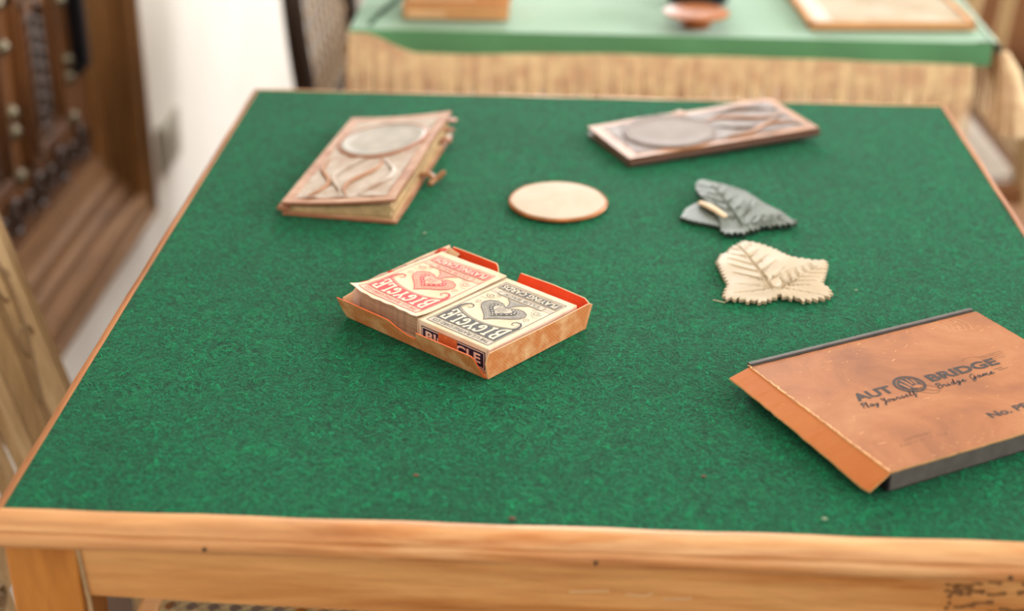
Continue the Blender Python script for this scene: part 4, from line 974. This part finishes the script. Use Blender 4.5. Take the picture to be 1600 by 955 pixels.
cl.grid(n, 6, lambda a, b: (X0+(X1-X0)*a, Y0-0.0035*math.sin(math.pi*0.5*b)-0.0012*math.sin(a*40)*b, H+0.0012+(band_z(X0+(X1-X0)*a))*b))
cl.grid(40, 6, lambda a, b: (X1+0.016*math.sin(math.pi*0.5*b), Y0+(Y1-Y0)*a-0.003*b, H+0.003-0.026*b*b))
cl.grid(40, 6, lambda a, b: (X0-0.0035*math.sin(math.pi*0.5*b), Y0+(Y1-Y0)*a, H+0.001-0.016*b))
cloth = cl.build('tablecloth', 'cloth', smooth=True); tag(cloth, 'sage green tablecloth with golden fringe on the table behind', 'tablecloth')
m = MB(); rr = random.Random(4)
def strand(x, y, z0, z1, ox, oy, r=0.0013):
    jx, jy = rr.uniform(-.003, .003), rr.uniform(-.002, .004)
    m.tube([(x, y, z0), (x+ox*0.3+jx*0.2, y+oy*0.3, z0+(z1-z0)*0.3), (x+ox*0.7+jx*0.6, y+oy*0.7+jy*0.5, z0+(z1-z0)*0.65), (x+ox+jx, y+oy+jy, z1)], [r*0.8, r, r, r*0.7], 4)
x = X0
while x < X1-0.02:
    tuft = 0.0035*math.sin(x*330)
    strand(x, Y0-0.0045, H+band_z(x)+0.002, H-0.106+rr.uniform(-.006, .004), tuft, -0.006); 
    strand(x+0.001, Y0-0.0030, H+band_z(x)+0.002, H-0.108+rr.uniform(-.006, .004), -tuft, -0.002); x += 0.00235
y = Y0
while y < Y1:
    strand(X1+0.0155, y, H-0.020, H-0.105+rr.uniform(-.006, .004), 0.006, 0.002*math.sin(y*300)); strand(X0-0.0035, y, H-0.014, H-0.1+rr.uniform(-.006, .004), -0.005, 0.002*math.sin(y*300)); y += 0.0030
o = m.build('fringe', 'fringe', cloth); o['kind'] = 'stuff'
m = MB()
for i in range(150):
    a = rr.uniform(0, 2*math.pi); q = math.sqrt(rr.random()); bx_, by_ = X1+0.013, Y0-0.004
    m.tube([(bx_+0.004*q*math.cos(a), by_+0.003*q*math.sin(a), H-0.008), (bx_+0.010+0.010*q*math.cos(a), by_-0.004+0.008*q*math.sin(a), H-0.030), (bx_+0.016+0.016*q*math.cos(a), by_-0.006+0.012*q*math.sin(a), H-0.062), (bx_+0.020+0.020*q*math.cos(a), by_-0.006+0.014*q*math.sin(a), H-0.098+rr.uniform(-.004, .003))], 0.0013, 4)
m.build('corner_tassel', 'fringe', cloth)['label'] = 'thick golden corner tassel'
m = MB(); m.tube([(-0.2535, 0.612, H+0.002), (-0.2515, 0.64, H+0.003), (-0.245, 0.67, H+0.003), (-0.236, 0.71, H+0.003), (-0.23, 0.76, H+0.003)], 0.0030, 8)
o = m.build('green_cord', 'cord_green', smooth=True); tag(o, 'dark green cord lying at the left of the far green cloth', 'cord')

# things on the far table
for k, (dx, dy, lab) in enumerate(((0, 0, 'orange cardboard box on the far table, lower of the stacked pair'), (0.002, 0.004, 'orange cardboard box on the far table, upper of the stacked pair'))):
    o = thing('stacked_box', lab, 'box', (-0.159+dx, 0.632+dy, H+0.0026+k*0.0182), math.radians(1.5+k*2), 'orange boxes stacked on the far table')
    m = MB(); m.bb(-0.060, 0.060, 0, 0.09, 0, 0.0155); m.build('box_body', 'kraft', o, bevel=0.0015)
    m = MB(); m.bb(-0.0605, 0.0605, -0.0006, 0.0906, 0.0115, 0.0178); m.build('box_lid', 'kraft', o, bevel=0.0012)
    m = MB(); m.bb(-0.056, -0.012 if k == 0 else 0.02, -0.0010, -0.0002, 0.003, 0.0105); m.build('paper_label', 'kraft2', o)
o = thing('pedestal_dish', 'small red brown turned wooden dish on a short foot, far table', 'dish', (0.1125, 0.632, H+0.0026)); o.scale = (1.0, 0.95, 0.72)
m = MB(); m.lathe([(0.017, 0), (0.018, 0.003), (0.012, 0.006), (0.010, 0.010), (0.020, 0.0135), (0.033, 0.017)], 36); m.build('foot', 'dish', o, smooth=True)
m = MB(); m.lathe([(0.030, 0.0165), (0.0365, 0.0185), (0.0375, 0.0215), (0.034, 0.0240), (0.018, 0.0258), (0.0005, 0.0262)], 36); m.build('bowl', 'dish', o, smooth=True)
o = thing('black_pot', 'round black pot standing behind the wooden dish, cut by the picture top', 'pot', (0.121, 0.735, H+0.0026))
m = MB(); m.lathe([(0.030, 0), (0.036, 0.003), (0.037, 0.008), (0.033, 0.02), (0.034, 0.045), (0.037, 0.05)], 36); m.build('pot_body', 'iron', o, smooth=True)
m = MB(); m.lathe([(0.038, 0.0502), (0.038, 0.055), (0.02, 0.062), (0.008, 0.064), (0.008, 0.072), (0.0004, 0.074)], 36); m.build('pot_lid', 'iron', o, smooth=True)
o = thing('framed_print', 'yellowed printed sheet in a thin wooden frame lying on the far cloth', 'picture', (0.240, 0.624, H+0.0028), math.radians(4.0))
m = MB(); m.bb(0, 0.188, 0.0, 0.24, 0, 0.004); m.build('backing_board', 'kraft', o)
m = MB()
for (a, b, c, d_) in ((0, 0.188, 0, 0.006), (0, 0.188, 0.234, 0.24), (0, 0.006, 0, 0.24), (0.182, 0.188, 0, 0.24)): m.bb(a, b, c, d_, 0.004, 0.0085)
m.build('frame', 'kraft', o, bevel=0.0006)
m = MB(); m.bb(0.006, 0.182, 0.006, 0.234, 0.0040, 0.0058); m.build('printed_sheet', 'pagep', o)
m = MB(); m.bb(0.008, 0.028, 0.010, 0.230, 0.0058, 0.0062); m.build('page_margin', 'pagew', o)

# ------------------------------------------------------------------ chairs
def cane_panel(mb, x0, x1, y0, y1, z, p=0.0145, fn=None, w_=0.0008):
    f = fn or (lambda x, y, z: (x, y, z))
    def rib(ax, ay, bx_, by_, dz, wd_):
        dx, dy = bx_-ax, by_-ay; q = math.hypot(dx, dy)
        if q < 1e-4: return
        nx_, ny_ = -dy/q*wd_, dx/q*wd_; vs = []
        for zz in (z+dz-0.0004, z+dz+0.0004): vs += [f(ax+nx_, ay+ny_, zz), f(bx_+nx_, by_+ny_, zz), f(bx_-nx_, by_-ny_, zz), f(ax-nx_, ay-ny_, zz)]
        mb.add(vs, [(3, 2, 1, 0), (4, 5, 6, 7), (0, 1, 5, 4), (2, 3, 7, 6), (1, 2, 6, 5), (3, 0, 4, 7)])
    n = int((x1-x0)/p); k = int((y1-y0)/p)
    for i in range(n+1):
        for d_ in (-0.0016, 0.0016): rib(x0+i*p+d_, y0, x0+i*p+d_, y1, 0, w_)
    for j in range(k+1):
        for d_ in (-0.0016, 0.0016): rib(x0, y0+j*p+d_, x1, y0+j*p+d_, 0.0009, w_)
    for sg in (1, -1):
        for i in range(-k-1, n+k+2):
            # x - sg*y = const
            c_ = x0+i*p+p/2
            P = []
            ya, yb_ = y0, y1; xa = c_ if sg == 1 else c_; xb = c_+sg*(y1-y0)
            # clip to rectangle in x
            t0, t1 = 0.0, 1.0; dx = xb-xa
            for lim, s_ in ((x0, 1), (x1, -1)):
                da = (xa-lim)*s_; db = (xb-lim)*s_
                if da < 0 and db < 0: t0 = 2; break
                if da < 0: t0 = max(t0, da/(da-db))
                elif db < 0: t1 = min(t1, da/(da-db))
            if t0 < t1: rib(xa+dx*t0, ya+(yb_-ya)*t0, xa+dx*t1, ya+(yb_-ya)*t1, 0.0018 if sg == 1 else -0.0009, w_*1.1)
# pale chair at the left with caned seat, back leaning away from the table
ch = thing('pale_carved_chair', 'pale oak chair with carved back and caned seat pushed under the left side', 'chair', (-0.30, 0.03, 0))
cxo, cyo = -0.30, 0.03
def cp(m, name, mat, **kw): m.v = [(x-cxo, y-cyo, z) for x, y, z in m.v]; return m.build(name, mat, ch, **kw)
def back_pt(y, z, t=0): return (-0.548-0.262*(z-H+0.05)+t, y, z)
def board(y0, y1, z0, z1, th, t0=0.0, yb0=None, yb1=None):
    m = MB(); yb0 = y0 if yb0 is None else yb0; yb1 = y1 if yb1 is None else yb1
    n = 8; vs = []
    for i in range(n+1):
        f = i/n; z = z0+(z1-z0)*f; a, b = yb0+(y0-yb0)*f, yb1+(y1-yb1)*f
        vs += [back_pt(a, z, t0), back_pt(b, z, t0), back_pt(b, z, t0+th), back_pt(a, z, t0+th)]
    fs = [[4*i+k, 4*i+(k+1) % 4, 4*i+4+(k+1) % 4, 4*i+4+k] for i in range(n) for k in range(4)]+[[3, 2, 1, 0], [4*n+k for k in range(4)]]
    m.add(vs, fs); return m
SZ = H-0.30
cp(board(0.080, 0.160, SZ-0.02, 1.02, 0.022), 'back_stile', 'pale_wood', bevel=0.004)
cp(board(-0.125, -0.078, SZ-0.02, 1.02, 0.022), 'back_stile', 'pale_wood', bevel=0.004)
for (a, b) in ((0.030, 0.058), (-0.010, 0.014), (-0.050, -0.028)):
    cp(board(a, b, SZ+0.05, 0.93, 0.010, 0.006), 'back_slat', 'pale_wood', bevel=0.003)
cp(board(-0.150, 0.160, 0.92, 1.05, 0.024, -0.001), 'top_rail', 'pale_wood_x', bevel=0.006)
cp(board(-0.105, 0.080, SZ+0.02, SZ+0.06, 0.018, 0.002), 'lower_back_rail', 'pale_wood_x', bevel=0.003)
# carved panel and studs on the stiles
m = MB()
for k in range(14):
    z = SZ+0.03+k*0.038; c = back_pt(-0.1015, z, 0.0225)
    m.tube([(c[0]+0.0004, c[1]+0.011*math.cos(a), c[2]+0.011*math.sin(a)) for a in np.linspace(0, 2*math.pi, 13)], 0.0025, 5)
    m.tube([(c[0]+0.001, c[1]+0.004*math.cos(a), c[2]+0.004*math.sin(a)) for a in np.linspace(0, 2*math.pi, 7)], 0.003, 5)
cp(m, 'carved_rosettes', 'carve', smooth=True)
m = MB()
for yy in (0.086, 0.094, 0.146, 0.154): m.tube([back_pt(yy, z, 0.0222) for z in np.linspace(SZ, 1.0, 8)], 0.0013, 5)
m.tube([back_pt(0.10+0.02*math.sin(z*22), z, 0.0222) for z in np.linspace(SZ+0.1, 0.78, 22)], 0.003, 6)
for k in range(5): m.tube([back_pt(0.112+0.014*math.cos(a), 0.60+k*0.055+0.014*math.sin(a), 0.0222) for a in np.linspace(0, 4.6, 10)], 0.002, 6)
cp(m, 'carved_scroll', 'carve', smooth=True)
sx0, sx1, sy0, sy1 = -0.357, -0.02, -0.135, 0.150
m = MB(); m.bb(sx0-0.012, sx0+0.006, sy0, sy1, SZ-0.03, SZ); cp(m, 'seat_rail', 'honey', bevel=0.003)
m = MB(); m.bb(sx1, sx1+0.035, sy0, sy1, SZ-0.03, SZ); cp(m, 'seat_rail', 'honey', bevel=0.003)
for (a, b) in ((sy0-0.02, sy0+0.012), (sy1-0.012, sy1+0.02)):
    m = MB(); m.bb(sx0-0.085, sx1+0.035, a, b, SZ-0.03, SZ+0.001); cp(m, 'seat_rail', 'honey', bevel=0.003)
m = MB(); cane_panel(m, sx0+0.006, sx1, sy0+0.012, sy1-0.012, SZ-0.003, 0.0180); cp(m, 'cane_seat', 'cane')
for (x, y) in ((-0.425, 0.145), (-0.425, -0.135), (0.0, 0.145), (0.0, -0.135)):
    m = MB(); m.box((x, y, (SZ-0.03)/2), (0.032, 0.032, SZ-0.03), 0, None, 0.75); cp(m, 'leg', 'pale_wood', bevel=0.003)
# dark bentwood chair by the far table
ch2 = thing('bentwood_chair', 'dark bentwood chair with a woven cane back left of the far table', 'chair', (-0.22, 1.24, 0))
def c2(m, name, mat, **kw): m.v = [(x+0.22, y-1.24, z) for x, y, z in m.v]; return m.build(name, mat, ch2, **kw)
def hp(a, s_=1.0, dx=0): 
    y = 1.235+0.235*s_*math.cos(a); z = H-0.16+0.30*s_*math.sin(a); return (-0.405-0.10*(z-H+0.2)+dx, y, z)
m = MB(); pts = [hp(a) for a in np.linspace(-0.25*math.pi, 1.25*math.pi, 40)]
pts = [(-0.39, pts[0][1], H-0.34)]+pts+[(-0.39, pts[-1][1], H-0.34)]
m.tube(pts, 0.014, 10); c2(m, 'back_hoop', 'black_wood', smooth=True)
m = MB(); m.tube([hp(a, 0.80) for a in np.linspace(0, 2*math.pi, 40)], 0.007, 8); c2(m, 'inner_hoop', 'black_wood', smooth=True)
m = MB()
for i in range(-4, 5):
    f = i/4.6; hh = math.sqrt(1-f*f)
    y = 1.235+0.235*0.8*f; z0, z1 = H-0.16-0.30*0.8*hh, H-0.16+0.30*0.8*hh
    m.tube([(-0.405-0.10*(z0-H+0.2), y, z0), (-0.405-0.10*(z1-H+0.2), y, z1)], 0.0030, 5)
for i in range(-6, 7):
    f = i/6.8; hh = math.sqrt(1-f*f); z = H-0.16+0.30*0.8*f
    m.tube([(-0.405-0.10*(z-H+0.2), 1.235-0.235*0.8*hh, z), (-0.405-0.10*(z-H+0.2), 1.235+0.235*0.8*hh, z)], 0.0034, 5)
c2(m, 'woven_back', 'dark_cane')
m = MB(); m.bb(-0.42, -0.365, 1.06, 1.43, H-0.37, H-0.285); c2(m, 'lower_back_panel', 'black_wood', bevel=0.008)
m = MB(); m.lathe([(0.18, H-0.33), (0.20, H-0.325), (0.20, H-0.305), (0.185, H-0.295), (0.001, H-0.30)], 40, 0, (-0.2, 1.24, 0), 1.0, 0.98); c2(m, 'seat', 'black_wood', smooth=True)
for (x, y) in ((-0.36, 1.10), (-0.36, 1.38), (-0.06, 1.12), (-0.06, 1.36)):
    m = MB(); m.tube([(x, y, 0), (x*0.97-0.005, y, 0.2), (x*0.94-0.01, y, H-0.32)], [0.011, 0.014, 0.016], 10); c2(m, 'leg', 'black_wood', smooth=True)
# right side chairs: built facing -x
def side_chair(label, name, loc, rot, seat, wood_, back, slat_y, group=None, sw=0.21, sd=0.40, seat_h=0.45, cushion=True):
    t = thing(name, label, 'chair', loc, rot)
    m = MB()
    m.grid(12, 12, lambda a, b: (-sd*a+0.0, (b*2-1)*sw, seat_h+0.012*(1-(2*a-1)**4)*(1-(2*b-1)**4)))
    m.bb(-sd, 0, -sw, sw, seat_h-0.03, seat_h+0.0005); m.build('seat', seat, t, smooth=True)
    m = MB(); m.bb(-sd-0.012, 0.012, -sw-0.012, sw+0.012, seat_h-0.06, seat_h-0.01); m.build('seat_frame', wood_, t, bevel=0.004)
    for (x, y) in ((-sd+0.015, -sw+0.015), (-sd+0.015, sw-0.015)):
        m = MB(); m.box((x, y, (seat_h-0.06)/2), (0.034, 0.034, seat_h-0.06), 0, None, 0.7); m.build('leg', wood_, t, bevel=0.003)
    for y in (-sw+0.005, sw-0.005):
        m = MB(); m.tube([(0.05, y, 0), (0.012, y, seat_h*0.6), (0.012, y, seat_h+0.05), (0.07, y, seat_h+0.5)], 0.018, 8); m.build('leg', back, t, smooth=True)
    for y in slat_y:
        m = MB(); m.tube([(0.014, y, seat_h+0.03), (0.025, y, seat_h+0.2), (0.065, y, seat_h+0.46)], 0.015, 8, 0, 0.7); m.build('back_slat', back, t, smooth=True)
    m = MB(); m.box((0.066, 0, seat_h+0.48), (0.03, sw*2+0.02, 0.07)); m.build('top_rail', back, t, bevel=0.008)
    m = MB(); m.box((0.014, 0, seat_h+0.035), (0.026, sw*2-0.03, 0.035)); m.build('lower_rail', back, t, bevel=0.004)
    return t
side_chair('pale slatted chair with off-white seat right of the far table', 'slatted_chair', (0.595, 1.185, 0), math.radians(2), 'seat_white', 'brown_wood', 'pale_wood', (0.02,))
side_chair('brown leather seated chair right of the card table, barely in frame', 'leather_chair', (0.96, 0.66, 0), math.radians(0), 'seat_brown', 'brown_wood', 'brown_wood', (-0.07, 0.07), sw=0.205)

sb = thing('brown_sideboard', 'low brown wooden sideboard far behind at the right', 'sideboard', (1.45, 2.88, 0))
m = MB(); m.bb(-0.6, 0.6, -0.22, 0.22, 0.10, 0.82); m.build('body', 'brown_wood', sb, bevel=0.006)
m = MB(); m.bb(-0.63, 0.63, -0.25, 0.24, 0.82, 0.85); m.build('top', 'brown_wood', sb, bevel=0.006)
for x in (-0.3, 0.3):
    m = MB(); m.bb(x-0.27, x+0.27, -0.235, -0.22, 0.14, 0.78); dd = m.build('door', 'brown_wood', sb, bevel=0.004)
    m = MB(); m.bb(x*0.2-0.01, x*0.2+0.01, -0.255, -0.235, 0.44, 0.52); m.build('handle', 'iron', dd)
for x in (-0.55, 0.55):
    for y in (-0.18, 0.18):
        m = MB(); m.box((x, y, 0.05), (0.05, 0.05, 0.10), 0, None, 0.7); m.build('leg', 'brown_wood', sb)
